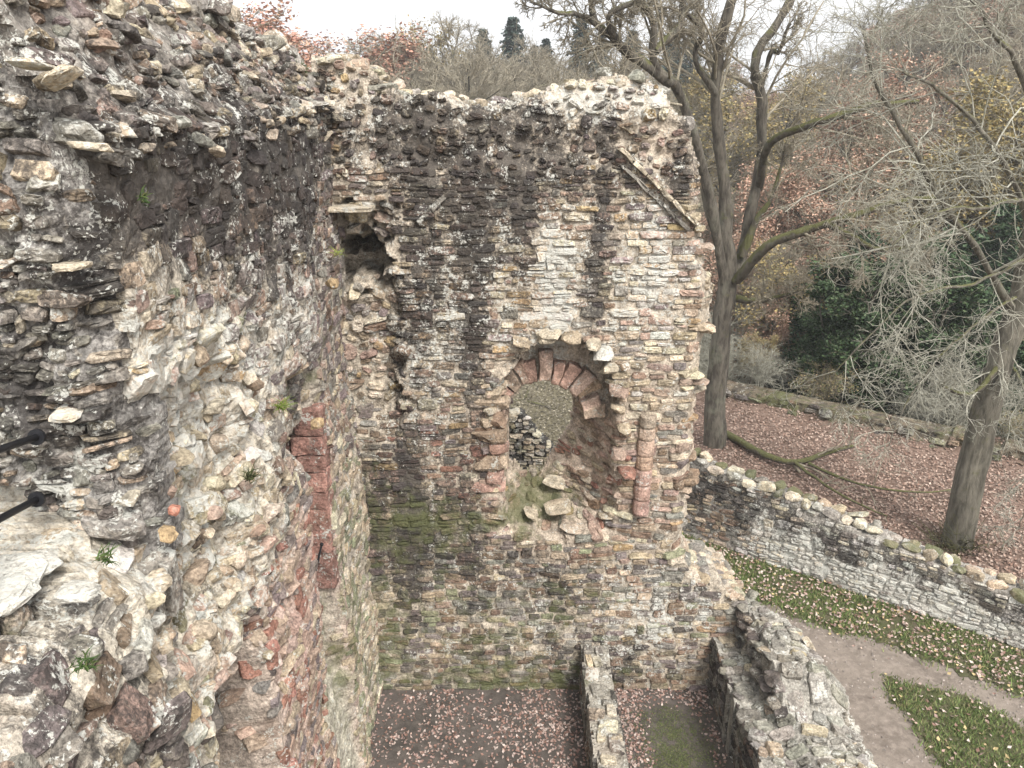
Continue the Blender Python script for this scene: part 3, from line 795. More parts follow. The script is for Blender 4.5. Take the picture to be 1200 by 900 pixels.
# exposed core stones in the fallen-out patch
for i in range(70):
    u, v = rng.uniform(3.7, 6.2), rng.uniform(4.9, 7.1)
    if v > float(crest(np.array(u))) - .12 or (u < 4.4 and v > 6.2): continue
    s_ = rng.uniform(.07, .2); d = float(left_depth(np.array(u), np.array(v)))
    rock(LS, (-2.15 + d, u, v), (s_, s_ * rng.uniform(.9, 1.5), s_ * rng.uniform(.5, .9)), rng, pick(rng, 1, cream=3, tan=3, ochre=.25, pink=1.5, brown=.6)[0], (.02, .25, .06), .3, None, .6)

# rough backing of the two recesses
for i in range(150):
    if i % 2: u, v = rng.uniform(4.25, 5.65), rng.uniform(2.2, 4.85)
    else: u, v = rng.uniform(7.3, 7.9), rng.uniform(.3, 6.2)
    d = float(left_depth(np.array(u), np.array(v))); s_ = rng.uniform(.08, .22)
    if i % 2 == 0 and v < 3.1: continue
    rock(LS, (-2.15 + d - .01, u, v), (s_, s_, s_ * rng.uniform(.4, .8)), rng, pick(rng, 1, grey=3, tan=3, cream=2, dark=1)[0], (.2, .25, .1), .3, None, .8)
for i in range(60):
    u, v = rng.uniform(2.2, 4.3), rng.uniform(4.2, 6.35); s_ = rng.uniform(.07, .2)
    d = float(left_depth(np.array(u), np.array(v)))
    rock(LS, (-2.16 + d, u, v), (s_, s_ * rng.uniform(.9, 1.5), s_ * rng.uniform(.5, .8)), rng, pick(rng, 1, grey=4, tan=1.5, dark=2, cream=1)[0], left_wx(np.array([u]), np.array([v]))[0], .25, None, .9)
# the broken end of the wall that faces the viewer, beside the landing
def jam_mask(u, v):
    nz = .05 * fbm(u * 7, v * 7, 0, 261, 3)
    return (u < -2.20 - np.maximum(v - 8.4, 0) * .75 + nz) & (v < 9.95 + nz)
def jam_depth(u, v):
    d = .10 * fbm(u * 1.6 + .3 * v, v * 1.6 - .3 * u, 0, 231, 3) + .05 * fbm(u * 5 + v, v * 5 - u, 0, 232, 4, .6)
    d = d - 1.5 * box(u + .06 * fbm(u * 5, v * 5, 0, 233, 2), v, -3.9, -2.93, 5.9, 6.58, .05)
    d = d - .30 * sstep(-2.45, -2.12, u) * (1 - .3 * vnoise(u * 4, v * 4, 0, 4)) - .18 * sstep(8.2, 9.6, v)
    return d
def J(px, py): p = atY(px, py, 4.05); return (p[0], p[2])
j_cr = blobs([(60, 500, 70, 60, .55), (90, 300, 60, 80, .5), (20, 400, 50, 60, .3), (60, 120, 60, 60, .3), (100, 60, 60, 60, .35), (20, 620, 40, 40, .3), (20, 40, 50, 50, -.2), (90, 590, 50, 40, -.2)], J)
j_li = blobs([(50, 60, 70, 60, .45), (40, 300, 60, 100, .35), (60, 560, 70, 60, .45), (80, 480, 30, 30, .4), (100, 200, 50, 60, .3)], J)
def jam_wx(u, v): return np.clip(np.stack([.40 + j_cr(u, v) + .25 * fbm(u * 3, v * 2, 0, 251, 3), .32 + j_li(u, v), .10 + .15 * fbm(u * 2, v * 2, 3, 252, 2)], -1), 0, 1.2)
def jam_col(u, v, rng): return pick(rng, len(u), grey=5, tan=1.5, cream=.8, brown=.5, dark=1.5)
JAM = Panel((0, 4.05, 0), (1, 0, 0), (0, 0, 1), (0, -1, 0), jam_depth, jam_mask, jam_col, jam_wx, (.27, .252, .23), 211, .035)
JAM.core(left_wall, -4.4, -2.0, 6.0, 10.05, .03, .45, 'broken_end_core')
JAM.stones(LS, courses(rng, -4.3, -2.1, 6.1, 10.0, (.05, .115), (1.0, 2.6), .15, .08, .015), (.01, .05), 8, .02, 1.2, .52, .08, .9, rng, dmin=-.5)
for i in range(60):
    u, v = rng.uniform(-3.2, -2.2), rng.uniform(6.2, 9.7)
    d = float(jam_depth(np.array(u), np.array(v)))
    if d < -.6 or u > -2.26 - max(v - 8.4, 0) * .75: continue
    s_ = rng.uniform(.1, .26)
    rock(LS, (u, 4.05 - d + .03, v), (s_, s_ * .9, s_ * rng.uniform(.22, .42)), rng, pick(rng, 1, grey=4, tan=1, cream=1, dark=1)[0], jam_wx(np.array([u]), np.array([v]))[0], .14, rng.normal(0, .3), .8)
for (px, py, sx, sz, w) in [(70, 90, .2, .06, .7), (82, 482, .16, .045, .9), (40, 76, .2, .05, .8), (110, 172, .2, .05, .7), (80, 312, .2, .05, .5)]:
    rock(LS, atY(px, py, 4.0), (sx, .2, sz), rng, PAL['cream'], (0.2, w, 0.05), .2, 0, .9)

# landing stub at the broken end: big lichened slabs
def lan_mask(u, v): return (u < -2.22 + .08 * fbm(u * 3, v * 3, 0, 271, 3)) & (v > .8)
def lan_depth(u, v): return .06 * fbm(u * 2, v * 2, 0, 272, 3) - .20 * sstep(-2.6, -2.2, u) + .05 * (v - 3)
LAN = Panel((0, 0, 6.22), (1, 0, 0), (0, 1, 0), (0, 0, 1), lan_depth, lan_mask, lambda u, v, r: pick(r, len(u), cream=2, white=2, grey=2), lambda u, v: np.clip(np.stack([.35 + .5 * fbm(u * 3, v * 3, 0, 9, 3), .55 + .4 * fbm(u * 2.5, v * 2.5, 4, 29, 2), .2 + .3 * fbm(u * 2, v * 2, 0, 19, 2)], -1), 0, 1.2), (.30, .27, .23), 221, .055)
LAN.core(left_wall, -4.4, -2.1, .8, 4.3, .04, .5, 'landing_core')
LAN.stones(LS, courses(rng, -4.3, -2.2, .8, 4.2, (.2, .4), (1.0, 1.8), 0, .1, .03), (.03, .08), 10, .03, 1, .6, .05, .95, rng)
for (px, py, s_, wl_) in [(16, 668, .36, 1.2), (40, 662, .26, 1.), (4, 698, .3, 1.2), (95, 690, .2, .8), (175, 728, .16, .8)]:
    p = atZ(px, py, 6.42) if wl_ > .7 and px < 100 else atX(px, py, -2.12); rock(LS, p, (s_, s_ * 1.1, s_ * (.26 if wl_ > .7 else .5)), rng, PAL['white'] if wl_ > .7 else PAL['grey'], (.12 if wl_ > .7 else .7, min(wl_, .95), .1), .08, None, .9)
LS.build(left_wall, M_STONE)

# ------------------------------------------------------------------ thick low wall on the right of the room
def low_h(u, v):
    z = 1.02 + .04 * fbm(u * 2, v * 2, 0, 301, 3) + .02 * fbm(u * 6, v * 6, 0, 302, 2)
    nz = .10 * fbm(u * 2.5, v * 2.5, 0, 303, 3)
    r = sstep(3.52, 3.62, u + nz * .6) * sstep(8.05, 8.5, v + nz)
    z = z + r * (.60 - .06 * (v - 9)) - r * .28 * sstep(3.9, 4.7, u + nz)
    z = z + .12 * sstep(3.5, 3.7, u + nz) * (1 - r) - .22 * sstep(4.2, 4.65, u + nz)
    return z
def low_mask(u, v):
    nz = .07 * fbm(u * 5, v * 5, 0, 304, 3)
    return (u > 3.12 + nz * .4) & (u < np.interp(v, [8.7, 9.3, 10.0, 10.6], [4.60, 4.42, 3.85, 3.5]) + nz) & (v > 4.2) & (v < 10.6)
low_wx = lambda u, v: np.clip(np.stack([.10 + .2 * fbm(u * 2, v * 2, 0, 305, 3), .42 + .2 * fbm(u * 3, v * 3, 5, 306, 3), .12 + .2 * fbm(u * 1.5, v * 1.5, 0, 307, 2)], -1), 0, 1.1)
low_col = lambda u, v, r: pick(r, len(u), grey=7, tan=1.2, cream=.3) * np.array((1.08, 1.1, 1.08))
LOW = Panel((0, 0, 0), (1, 0, 0), (0, 1, 0), (0, 0, 1), low_h, low_mask, low_col, low_wx, (.36, .335, .29), 311, .03)
low_wall = thing('low_thick_wall', 'thick low rubble wall with stepped top right of the leafy room floor', 'wall', (3.85, 7.4, 0))
LOW.core(low_wall, 3.0, 4.8, 4.2, 10.4, .04, .02)
WS = Stones(); rng = np.random.default_rng(303)
LOW.stones(WS, courses(rng, 3.1, 4.7, 4.3, 10.4, (.11, .22), (.9, 2.0), .08, .1, .02), (.012, .045), 11, .026, 1.6, .45, .1, .95, rng)
inn_mask = lambda u, v: (v < 1.0) & (u > 4.2) & (u < 10)
INN = Panel((3.12, 0, 0), (0, 1, 0), (0, 0, 1), (-1, 0, 0), lambda u, v: .02 * fbm(u * 2, v * 2, 0, 321, 2), inn_mask, lambda u, v, r: pick(r, len(u), grey=2, dark=2, brown=1), lambda u, v: np.stack([.6 + 0 * u, .15 + 0 * u, .3 + 0 * u], -1), (.2, .18, .15), 322, .02)
INN.stones(WS, courses(rng, 4.3, 9.98, .02, 1.0, (.08, .15), (1.3, 3), .1, .05, .01), (.01, .04), 3, .015, 1, .45, .02, .97, rng)
OUT = Panel((4.62, 0, 0), (0, 1, 0), (0, 0, 1), (1, 0, 0), lambda u, v: .03 * fbm(u * 2, v * 2, 0, 323, 2), lambda u, v: (v < .85) & (u > 4.2) & (u < 9.0), low_col, low_wx, (.3, .28, .25), 324, .02)
OUT.stones(WS, courses(rng, 4.3, 10.3, .02, .9, (.1, .18), (1.2, 2.6), .1, .05, .01), (.01, .05), 4, .015, 1, .45, .02, .97, rng)
for i in range(24):
    v = rng.uniform(5, 10.3); u = rng.choice([3.16, 4.55]) + rng.uniform(-.05, .05) if rng.random() < .6 else rng.uniform(3.55, 4.5)
    if u > np.interp(v, [8.7, 9.3, 10.0, 10.6], [4.60, 4.42, 3.85, 3.5]): continue
    s_ = rng.uniform(.12, .26)
    rock(WS, (u, v, float(low_h(np.array(u), np.array(v)))), (s_, s_ * rng.uniform(.7, 1.3), s_ * rng.uniform(.3, .5)), rng, pick(rng, 1, grey=5, tan=1)[0], (.1, .4, .15), .1, None, 1.0)
# stepped left face of the raised core
for i in range(46):
    v = rng.uniform(8.1, 10.2); zz = rng.uniform(1.05, 1.6); s_ = rng.uniform(.16, .34)
    rock(WS, (3.56 + rng.uniform(-.05, .04), v, zz), (s_ * .8, s_, s_ * .36), rng, pick(rng, 1, grey=4, dark=2, tan=1)[0], (.45, .25, .15), .08, rng.normal(0, .2), 1.0)
WS.build(low_wall, M_STONE)

# ------------------------------------------------------------------ slim partition wall across the room
part_h = lambda u, v: .78 + .03 * fbm(u * 3, v * 3, 0, 331, 3) + .12 * sstep(9.5, 9.9, v)
part_mask = lambda u, v: (u > 1.09 + .03 * fbm(v * 5, u, 0, 332, 2)) & (u < 1.49 + .03 * fbm(v * 5, u, 0, 333, 2)) & (v > 4.2) & (v < 10.1)
part_wx = lambda u, v: np.clip(np.stack([.22 + .3 * fbm(u * 3, v * 3, 0, 334, 3), .55 + .2 * fbm(u * 3, v * 2, 0, 335, 2), .30 + .3 * fbm(u * 2, v * 2, 0, 336, 2)], -1), 0, 1.1)
PT = Panel((0, 0, 0), (1, 0, 0), (0, 1, 0), (0, 0, 1), part_h, part_mask, lambda u, v, r: pick(r, len(u), grey=3, cream=2, tan=2), part_wx, (.33, .30, .25), 341, .02)
partition = thing('partition_wall', 'slim low mossy partition wall dividing the leaf strewn room floor', 'wall', (1.29, 7.2, 0))
PT.core(partition, 1.0, 1.6, 4.2, 10.1, .035, .02)
PS = Stones(); rng = np.random.default_rng(404)
PT.stones(PS, courses(rng, 1.1, 1.5, 4.3, 10.0, (.16, .3), (.7, 1.3), 0, .1, .02), (.015, .05), 8, .02, 1, .5, .04, .97, rng)
PF = Panel((1.09, 0, 0), (0, 1, 0), (0, 0, 1), (-1, 0, 0), lambda u, v: 0 * u, lambda u, v: (v < .76) & (u > 4.2) & (u < 10), lambda u, v, r: pick(r, len(u), grey=2, dark=2, brown=1), lambda u, v: np.stack([.65 + 0 * u, .2 + 0 * u, .35 + 0 * u], -1), (.2, .2, .2), 342)
PF.stones(PS, courses(rng, 4.3, 9.98, .02, .76, (.08, .15), (1.3, 3), .1, .05, .01), (.01, .035), 3, .015, 1, .45, .02, .97, rng)
PB = Panel((1.49, 0, 0), (0, 1, 0), (0, 0, 1), (1, 0, 0), lambda u, v: 0 * u, lambda u, v: (v < .76) & (u > 4.2) & (u < 10), PF.colf, PF.wxf, (.2, .2, .2), 343)
PB.stones(PS, courses(rng, 4.3, 9.98, .02, .76, (.08, .15), (1.3, 3), .1, .05, .01), (.01, .035), 3, .015, 1, .45, .02, .97, rng)
PS.build(partition, M_STONE)

# ------------------------------------------------------------------ curtain wall beyond the path
CD = np.array([.798, -.603, 0]); CN = np.array([-.603, -.798, 0]); CA = np.array([3.9, 14.6, 0])
cur_top = lambda u: np.interp(u, [-2.5, 0, 2, 3, 4, 6.2, 9, 14], [1.85, 1.68, 1.46, 1.32, 1.14, .90, .80, .7]) + .05 * vnoise(u * 1.5, 0, 0, 401)
cur_mask = lambda u, v: (v < cur_top(u) + .03 * vnoise(u * 6, v * 6, 0, 402))
def cur_wx(u, v):
    h = v / cur_top(u)
    drip = fbm(u * 2.4, v * .3, 0, 403, 3)
    white = sstep(.80, .45, h + .28 * drip) * sstep(.2, 2.2, u)
    return np.clip(np.stack([.70 * sstep(.35, .62, h + .30 * drip) * (1 - .7 * sstep(.82, .95, h)) + .25 * sstep(2.6, .4, u), .2 + .85 * white + .35 * sstep(.85, 1, h), .08 + .3 * sstep(.12, 0, h)], -1), 0, 1.2)
def cur_col(u, v, rng):
    n = len(u)
    a = pick(rng, n, cream=2, white=3, grey=2); b = pick(rng, n, brown=2, tan=2, grey=2, dark=1)
    return np.where((rng.random(n) < sstep(.2, 2.4, u))[:, None], a, b)
CUR = Panel(CA, CD, (0, 0, 1), CN, lambda u, v: .05 * fbm(u * .8, v * .8, 0, 404, 2) - .08 * (v - .6), cur_mask, cur_col, cur_wx, (.36, .33, .29), 411, .015)
curtain = thing('curtain_wall', 'long pale streaked curtain wall with mossy coping between path and leafy bank', 'wall', tuple(CA + CD * 4))
CUR.core(curtain, -2.6, 14, -.15, 2.1, .05, .55)
CS = Stones(); rng = np.random.default_rng(505)
CUR.stones(CS, courses(rng, -2.5, 10.5, .02, 2.0, (.055, .14), (1.0, 3.0), .15, .08, .014), (.006, .034), 5, .018, 1, .52, .09, .93, rng)
CS.cur = 'coping_stone'
for row in (.12, .42):
    u = -2.5
    while u < 11:
        w = rng.uniform(.14, .4); mo = rng.random() < .3
        c = CA + CD * (u + w / 2) - CN * (row + rng.uniform(-.05, .05) + .02); c[2] = float(cur_top(np.array(u))) + rng.uniform(-.03, .07)
        rock(CS, c, (w * 1.05, rng.uniform(.2, .36), rng.uniform(.1, .22)), rng, pick(rng, 1, cream=4, tan=2, grey=1.5)[0] * (1.1 if not mo else .9), (.02 + .3 * (rng.random() < .15), .5, .85 if mo else .15), .15, math.atan2(CD[1], CD[0]) + rng.normal(0, .2), .6)
        u += w * rng.uniform(.95, 1.15)
CS.build(curtain, M_STONE)

# ------------------------------------------------------------------ dry stone wall seen through the window
DY = 16.2
def D(px, py): p = atY(px, py, DY); return (p[0], p[2])
dtop = np.array([D(*p) for p in [(540, 470), (597, 486), (612, 487), (622, 500), (632, 515), (648, 528), (664, 548), (690, 570)]])
dry_mask = lambda u, v: (v < np.interp(u, dtop[:, 0], dtop[:, 1])) & (u < dtop[-1, 0])
DRY = Panel((0, DY, 0), (1, 0, 0), (0, 0, 1), (0, -1, 0), lambda u, v: .06 * fbm(u * 2, v * 2, 0, 421, 2), dry_mask, lambda u, v, r: pick(r, len(u), cream=3, tan=2, grey=2), lambda u, v: np.clip(np.stack([.3 + .3 * fbm(u * 3, v * 3, 0, 8, 2), .5 + 0 * u, .3 + .2 * fbm(u * 2, v * 2, 0, 8, 2)], -1), 0, 1), (.05, .045, .04), 422, .03)
dry = thing('dry_stone_wall', 'tumbled dry stone wall seen through the broken arched window', 'wall', (-.4, DY + .2, 0))
DRY.core(dry, -2.5, 1.9, -.4, 3.0, .05, .5, sink=.05)
DS = Stones(); rng = np.random.default_rng(606)
DRY.stones(DS, courses(rng, -2.4, 1.9, 0, 2.9, (.07, .13), (1.3, 3.0), .1, .05, .015), (.03, .09), 6, .02, 1, .55, .05, .95, rng)
u = -2.3
while u < 1.6:
    w = rng.uniform(.16, .34)
    rock(DS, (u, DY + .15, float(np.interp(u, dtop[:, 0], dtop[:, 1]))), (w, .35, .16), rng, pick(rng, 1, cream=3, white=2)[0], (0, .6, .1), .2, 0, .6)
    u += w
DS.build(dry, M_STONE)

# ------------------------------------------------------------------ terrain
def ground_h(x, y):
    x, y = np.asarray(x, float), np.asarray(y, float)
    s = x * .603 + y * .798
    ang = x / np.maximum(y, 8.0)
    k = np.interp(ang, [-.6, -.15, .12, .3, .6], [.10, .10, .10, .15, .25])
    z = -.02 + .22 * sstep(14.2, 15.2, s) + .35 * sstep(21.2, 22.2, s) - 3.2 * sstep(22.6, 28, s)
    z = z + k * np.maximum(s - 27, 0) * np.where(s > 110, 110 / np.maximum(s, 1), 1)
    n = .10 * fbm(x * .35, y * .35, 0, 501, 3) * sstep(14.6, 17, s) + .5 * fbm(x * .12, y * .12, 0, 502, 3) * sstep(24, 32, s)
    return z + n
def axis(lo, hi, c, fine, n):
    t = np.linspace(-1, 1, n); k = 5.0
    a = np.sinh(k * t) / np.sinh(k)
    return np.where(a < 0, c + a * (c - lo), c + a * (hi - c))
gx, gy = axis(-420, 520, 6, 0, 230), axis(-260, 700, 20, 0, 250)
X, Y = np.meshgrid(gx, gy, indexing='ij')
V = np.stack([X, Y, ground_h(X, Y)], -1).reshape(-1, 3)
idx = np.arange(V.shape[0]).reshape(X.shape)
Q = np.stack([idx[:-1, :-1], idx[1:, :-1], idx[1:, 1:], idx[:-1, 1:]], -1).reshape(-1, 4)
structure(link('ground', make_mesh('ground', V, Q, None, True, dict(col=np.stack([sstep(21.5, 23, V[:, 0] * .603 + V[:, 1] * .798) * sstep(3.0, 5, V[:, 0]), sstep(4.5, 3.0, V[:, 0]), 0 * V[:, 0]], -1))), M_LITTER))

def sheet(name, x0, x1, y0, y1, res, z, mask, mat, bump=.01):
    nx, ny = int((x1 - x0) / res) + 1, int((y1 - y0) / res) + 1
    X, Y = np.meshgrid(np.linspace(x0, x1, nx), np.linspace(y0, y1, ny), indexing='ij')
    Z = z + bump * (fbm(X * 2, Y * 2, 0, 511, 3) + 1.2) * .5
    m = mask((X[:-1, :-1] + X[1:, 1:]) / 2, (Y[:-1, :-1] + Y[1:, 1:]) / 2)
    idx = np.arange(nx * ny).reshape(nx, ny)
    Q = np.stack([idx[:-1, :-1], idx[1:, :-1], idx[1:, 1:], idx[:-1, 1:]], -1)[m]
    used = np.zeros(nx * ny, bool); used[Q.ravel()] = True; rm = np.cumsum(used) - 1
    P = np.stack([X, Y, Z], -1).reshape(-1, 3)[used]
    return structure(link(name, make_mesh(name, P, rm[Q], None, True), mat))
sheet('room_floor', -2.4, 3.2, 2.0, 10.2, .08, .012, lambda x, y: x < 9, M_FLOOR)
S_ = lambda x, y: x * .603 + y * .798
yard = lambda x, y: (S_(x, y) < 14.1) & (x > 3.4) & (y < 16)
sheet('path', 3.4, 16, -3, 16, .12, .006, yard, M_DIRT)
lawn_poly = np.array([atZ(*p)[:2] for p in [(1030, 804), (1052, 795), (1110, 815), (1200, 852), (1280, 884), (1290, 1000), (1150, 1000), (1106, 900), (1076, 862)]])
def inpoly(x, y, P):
    r = np.zeros(np.shape(x), bool)
    for i in range(len(P)):
        (x0, y0), (x1, y1) = P[i], P[i - 1]
        c = ((y0 > y) != (y1 > y)) & (x < (x1 - x0) * (y - y0) / (y1 - y0 + 1e-12) + x0)
        r ^= c
    return r
def strip(x, y):
    nz = .30 * fbm(x * 1.3, y * 1.3, 0, 521, 4)
    return (S_(x, y) > 12.6 + nz) & (S_(x, y) < 14.05)
def lawn(x, y):
    nx_, ny_ = .16 * fbm(x * 2., y * 2., 0, 522, 4), .16 * fbm(x * 2., y * 2., 5, 523, 4)
    return inpoly(x + nx_, y + ny_, lawn_poly)
sheet('grass_verge', .5, 16, -1, 17, .07, .02, lambda x, y: strip(x, y) & (x > 1.0), M_TURF)
sheet('lawn', 5, 13, 2, 11, .07, .02, lawn, M_TURF)

def scatter(n, x0, x1, y0, y1, dens, rng):
    x, y = rng.uniform(x0, x1, n), rng.uniform(y0, y1, n)
    k = rng.random(n) < dens(x, y)
    return x[k], y[k]
def leaves_mesh(name, c, size, cols, rng, flat=.5, mat=None, w=.62):
    """bent four-cornered leaves"""
    B = len(c)
    a = rng.uniform(0, 2 * pi, B); n = np.stack([rng.normal(0, flat, B), rng.normal(0, flat, B), np.ones(B)], -1)
    n /= np.linalg.norm(n, axis=1)[:, None]
    t = np.stack([np.cos(a), np.sin(a), np.zeros(B)], -1); t -= n * (t * n).sum(1)[:, None]; t /= np.linalg.norm(t, axis=1)[:, None]
    b = np.cross(n, t)
    L = rng.uniform(*size, B)[:, None] / 2; W = L * w
    cu = L * rng.uniform(.1, .6, (B, 1))
    P = np.stack([c + t * L + n * cu, c + b * W, c - t * L + n * cu, c - b * W], 1).reshape(-1, 3)
    q = np.arange(B * 4).reshape(B, 4)
    t1 = np.concatenate([q[:, [0, 1, 2]], q[:, [0, 2, 3]]]) if False else np.concatenate([q[:, [0, 1, 3]], q[:, [1, 2, 3]]])
    cc = np.repeat(np.array(cols)[rng.integers(len(cols), size=B)] * rng.uniform(.7, 1.25, (B, 1)), 4, 0)
    return P, t1, cc
def stuff(name, label, cat, P, t, cc, mat=M_LEAF, quads=None):
    o = link(name, make_mesh(name, P, quads, t, False, dict(col=cc)), mat)
    return tag(o, label, cat, None, 'stuff')
rng = np.random.default_rng(707)
RUST = [(.28, .17, .135), (.36, .25, .205), (.43, .33, .285), (.22, .13, .10), (.50, .41, .36), (.32, .22, .19)]
def room_d(x, y):
    d =   .06 + .14 * sstep(-.2, .6, fbm(x * 1.1, y * 1.1, 0, 531, 3))
    d = d * np.clip(.9 + 2.2 * fbm(x * 1.8, y * 1.8, 0, 533, 4), .03, 2.4)
    d = d + .42 * np.exp(-((x - .55) / .55) ** 2 - ((y - 9.1) / .9) ** 2) + .55 * np.exp(-((x - 1.75) / .28) ** 2) * sstep(7.0, 9.2, y + .3) + .4 * np.exp(-((y - 9.8) / .2) ** 2) * (x > 1.5)
    d = d + .16 * np.exp(-((x + 1.3) / .9) ** 2 - ((y - 9.0) / .8) ** 2) + .25 * np.exp(-((x - 3.0) / .15) ** 2)
    d = d - .3 * np.exp(-((x - 2.4) / .4) ** 2 - ((y - 8.6) / .9) ** 2)
    return np.where(((x > 1.07) & (x < 1.52)), 0, d)
x, y = scatter(44000, -2.1, 3.08, 4.5, 9.92, room_d, rng)
P, t, cc = leaves_mesh('l', np.stack([x, y, np.full(len(x), .03)], -1), (.035, .07), RUST, rng, .4)
stuff('fallen_leaves', 'brown and pale fallen leaves strewn over the earth floor of the room', 'leaves', P, t, cc)
x, y = scatter(60000, 1, 13, 3, 16, lambda x, y: np.where(strip(x, y), .42 + .12 * fbm(x, y, 0, 532, 2), np.where(lawn(x, y), .09, np.where(yard(x, y) & (x > 4.7), .005 + .05 * sstep(12.0, 12.6, S_(x, y)), 0))), rng)
P, t, cc = leaves_mesh('l', np.stack([x, y, .05 + rng.uniform(0, .03, len(x))], -1), (.05, .09), RUST + [(.58, .47, .40), (.55, .42, .34), (.5, .38, .2)], rng, .35)
stuff('leaves_on_grass', 'pale fallen leaves lying on the grass verge and the path', 'leaves', P, t, cc)
x, y = scatter(420000, -6, 24, 11.5, 34, lambda x, y: ((S_(x, y) > 14.55) | (x < 2.6)) * (S_(x, y) < 22.6) * np.where(x < 3.8, .95, 1) * np.clip(1.25 - y / 40, .2, 1) * .55, rng)
P, t, cc = leaves_mesh('l', np.stack([x, y, ground_h(x, y) + rng.uniform(.01, .05, len(x))], -1), (.05, .095), [(.33, .225, .175), (.38, .275, .22), (.23, .145, .11), (.43, .33, .27), (.33, .235, .185)], rng, .45)
tan_ = np.repeat(x < 3.8, 4)[:, None]; cc = np.where(tan_, cc.mean(1, keepdims=True) * np.array((1.0, .88, .66)) * np.repeat(rng.uniform(.35, 1.25, len(x)), 4)[:, None], cc)
stuff('leaf_carpet', 'dense carpet of russet beech leaves on the bank behind the curtain wall', 'leaves', P, t, cc)
x, y = scatter(20000, 3.5, 12, 4, 15, lambda x, y: (yard(x, y) & ~strip(x, y) & ~lawn(x, y) & (x > 4.7)) * np.clip(.35 + .6 * fbm(x, y, 0, 534, 3), .02, 1), rng)
c = np.stack([x, y, np.full(len(x), .016)], -1); n = len(x)
TT = np.array([(1, 0, 0), (-.5, .85, 0), (-.5, -.85, 0), (0, 0, .8)])
a = rng.uniform(0, 6.28, n); sz = rng.uniform(.008, .028, n)
Rm = np.stack([np.stack([np.cos(a), -np.sin(a), 0 * a], -1), np.stack([np.sin(a), np.cos(a), 0 * a], -1), np.stack([0 * a, 0 * a, 1 + 0 * a], -1)], 1)
P = (c[:, None] + np.einsum('nij,kj->nki', Rm, TT) * sz[:, None, None]).reshape(-1, 3)
t = (np.array([(0, 1, 3), (1, 2, 3), (2, 0, 3)])[None] + 4 * np.arange(n)[:, None, None]).reshape(-1, 3)
stuff('path_gravel', 'loose grit and small stones trodden into the earth path', 'gravel', P, t, np.repeat(np.array([(.30, .26, .23)]) * rng.uniform(.5, 1.5, (n, 1)), 4, 0))
# grass blades
def blades(name, label, x, y, z, hr, rng, cols, wd=.011):
    n = len(x); a = rng.uniform(0, 2 * pi, n); h = rng.uniform(*hr, n)
    bx = np.stack([np.cos(a), np.sin(a), 0 * a], -1) * wd
    c = np.stack([x, y, z], -1)
    lean = np.stack([rng.normal(0, .5, n), rng.normal(0, .5, n), np.ones(n)], -1)
    P = np.stack([c - bx, c + bx, c + lean * h[:, None]], 1).reshape(-1, 3)
    cc = np.repeat(np.array(cols)[rng.integers(len(cols), size=n)] * rng.uniform(.7, 1.3, (n, 1)), 3, 0)
    return stuff(name, label, 'grass', P, np.arange(n * 3).reshape(n, 3), cc)
x, y = scatter(60000, 1.6, 3.05, 6.5, 9.6, lambda x, y: np.clip(np.exp(-((x - 2.35) / .42) ** 2 - ((y - 8.4) / .9) ** 2) * (.75 + .8 * fbm(x * 4, y * 4, 0, 545, 3)), 0, 1), rng)
P, t, cc = leaves_mesh('l', np.stack([x, y, np.full(len(x), .024)], -1), (.012, .03), [(.10, .115, .045), (.13, .13, .06), (.08, .095, .04)], rng, .5)
stuff('moss_film', 'thin green moss on the earth floor right of the partition wall', 'moss', P, t, cc)
GREEN = [(.11, .165, .05), (.16, .215, .07), (.105, .145, .045), (.21, .235, .095), (.24, .225, .105)]
x, y = scatter(420000, 1, 14, 2, 16.5, lambda x, y: strip(x + rng.normal(0, .11, len(x)), y + rng.normal(0, .11, len(x))) * (S_(x, y) < 14.0) * np.clip(.55 + 1.1 * fbm(x * 1.6, y * 1.6, 0, 541, 4), .06, 1), rng)
blades('verge_grass', 'short green grass of the verge along the curtain wall', x, y, np.full(len(x), .012), (.03, .11), rng, GREEN)
x, y = scatter(200000, 5, 13, 2, 11, lambda x, y: lawn(x + rng.normal(0, .09, len(x)), y + rng.normal(0, .09, len(x))) * np.clip(.7 + .6 * fbm(x * 2, y * 2, 0, 542, 3), .15, 1), rng)
blades('lawn_grass', 'short green grass of the lawn corner beside the path', x, y, np.full(len(x), .012), (.03, .095), rng, GREEN)

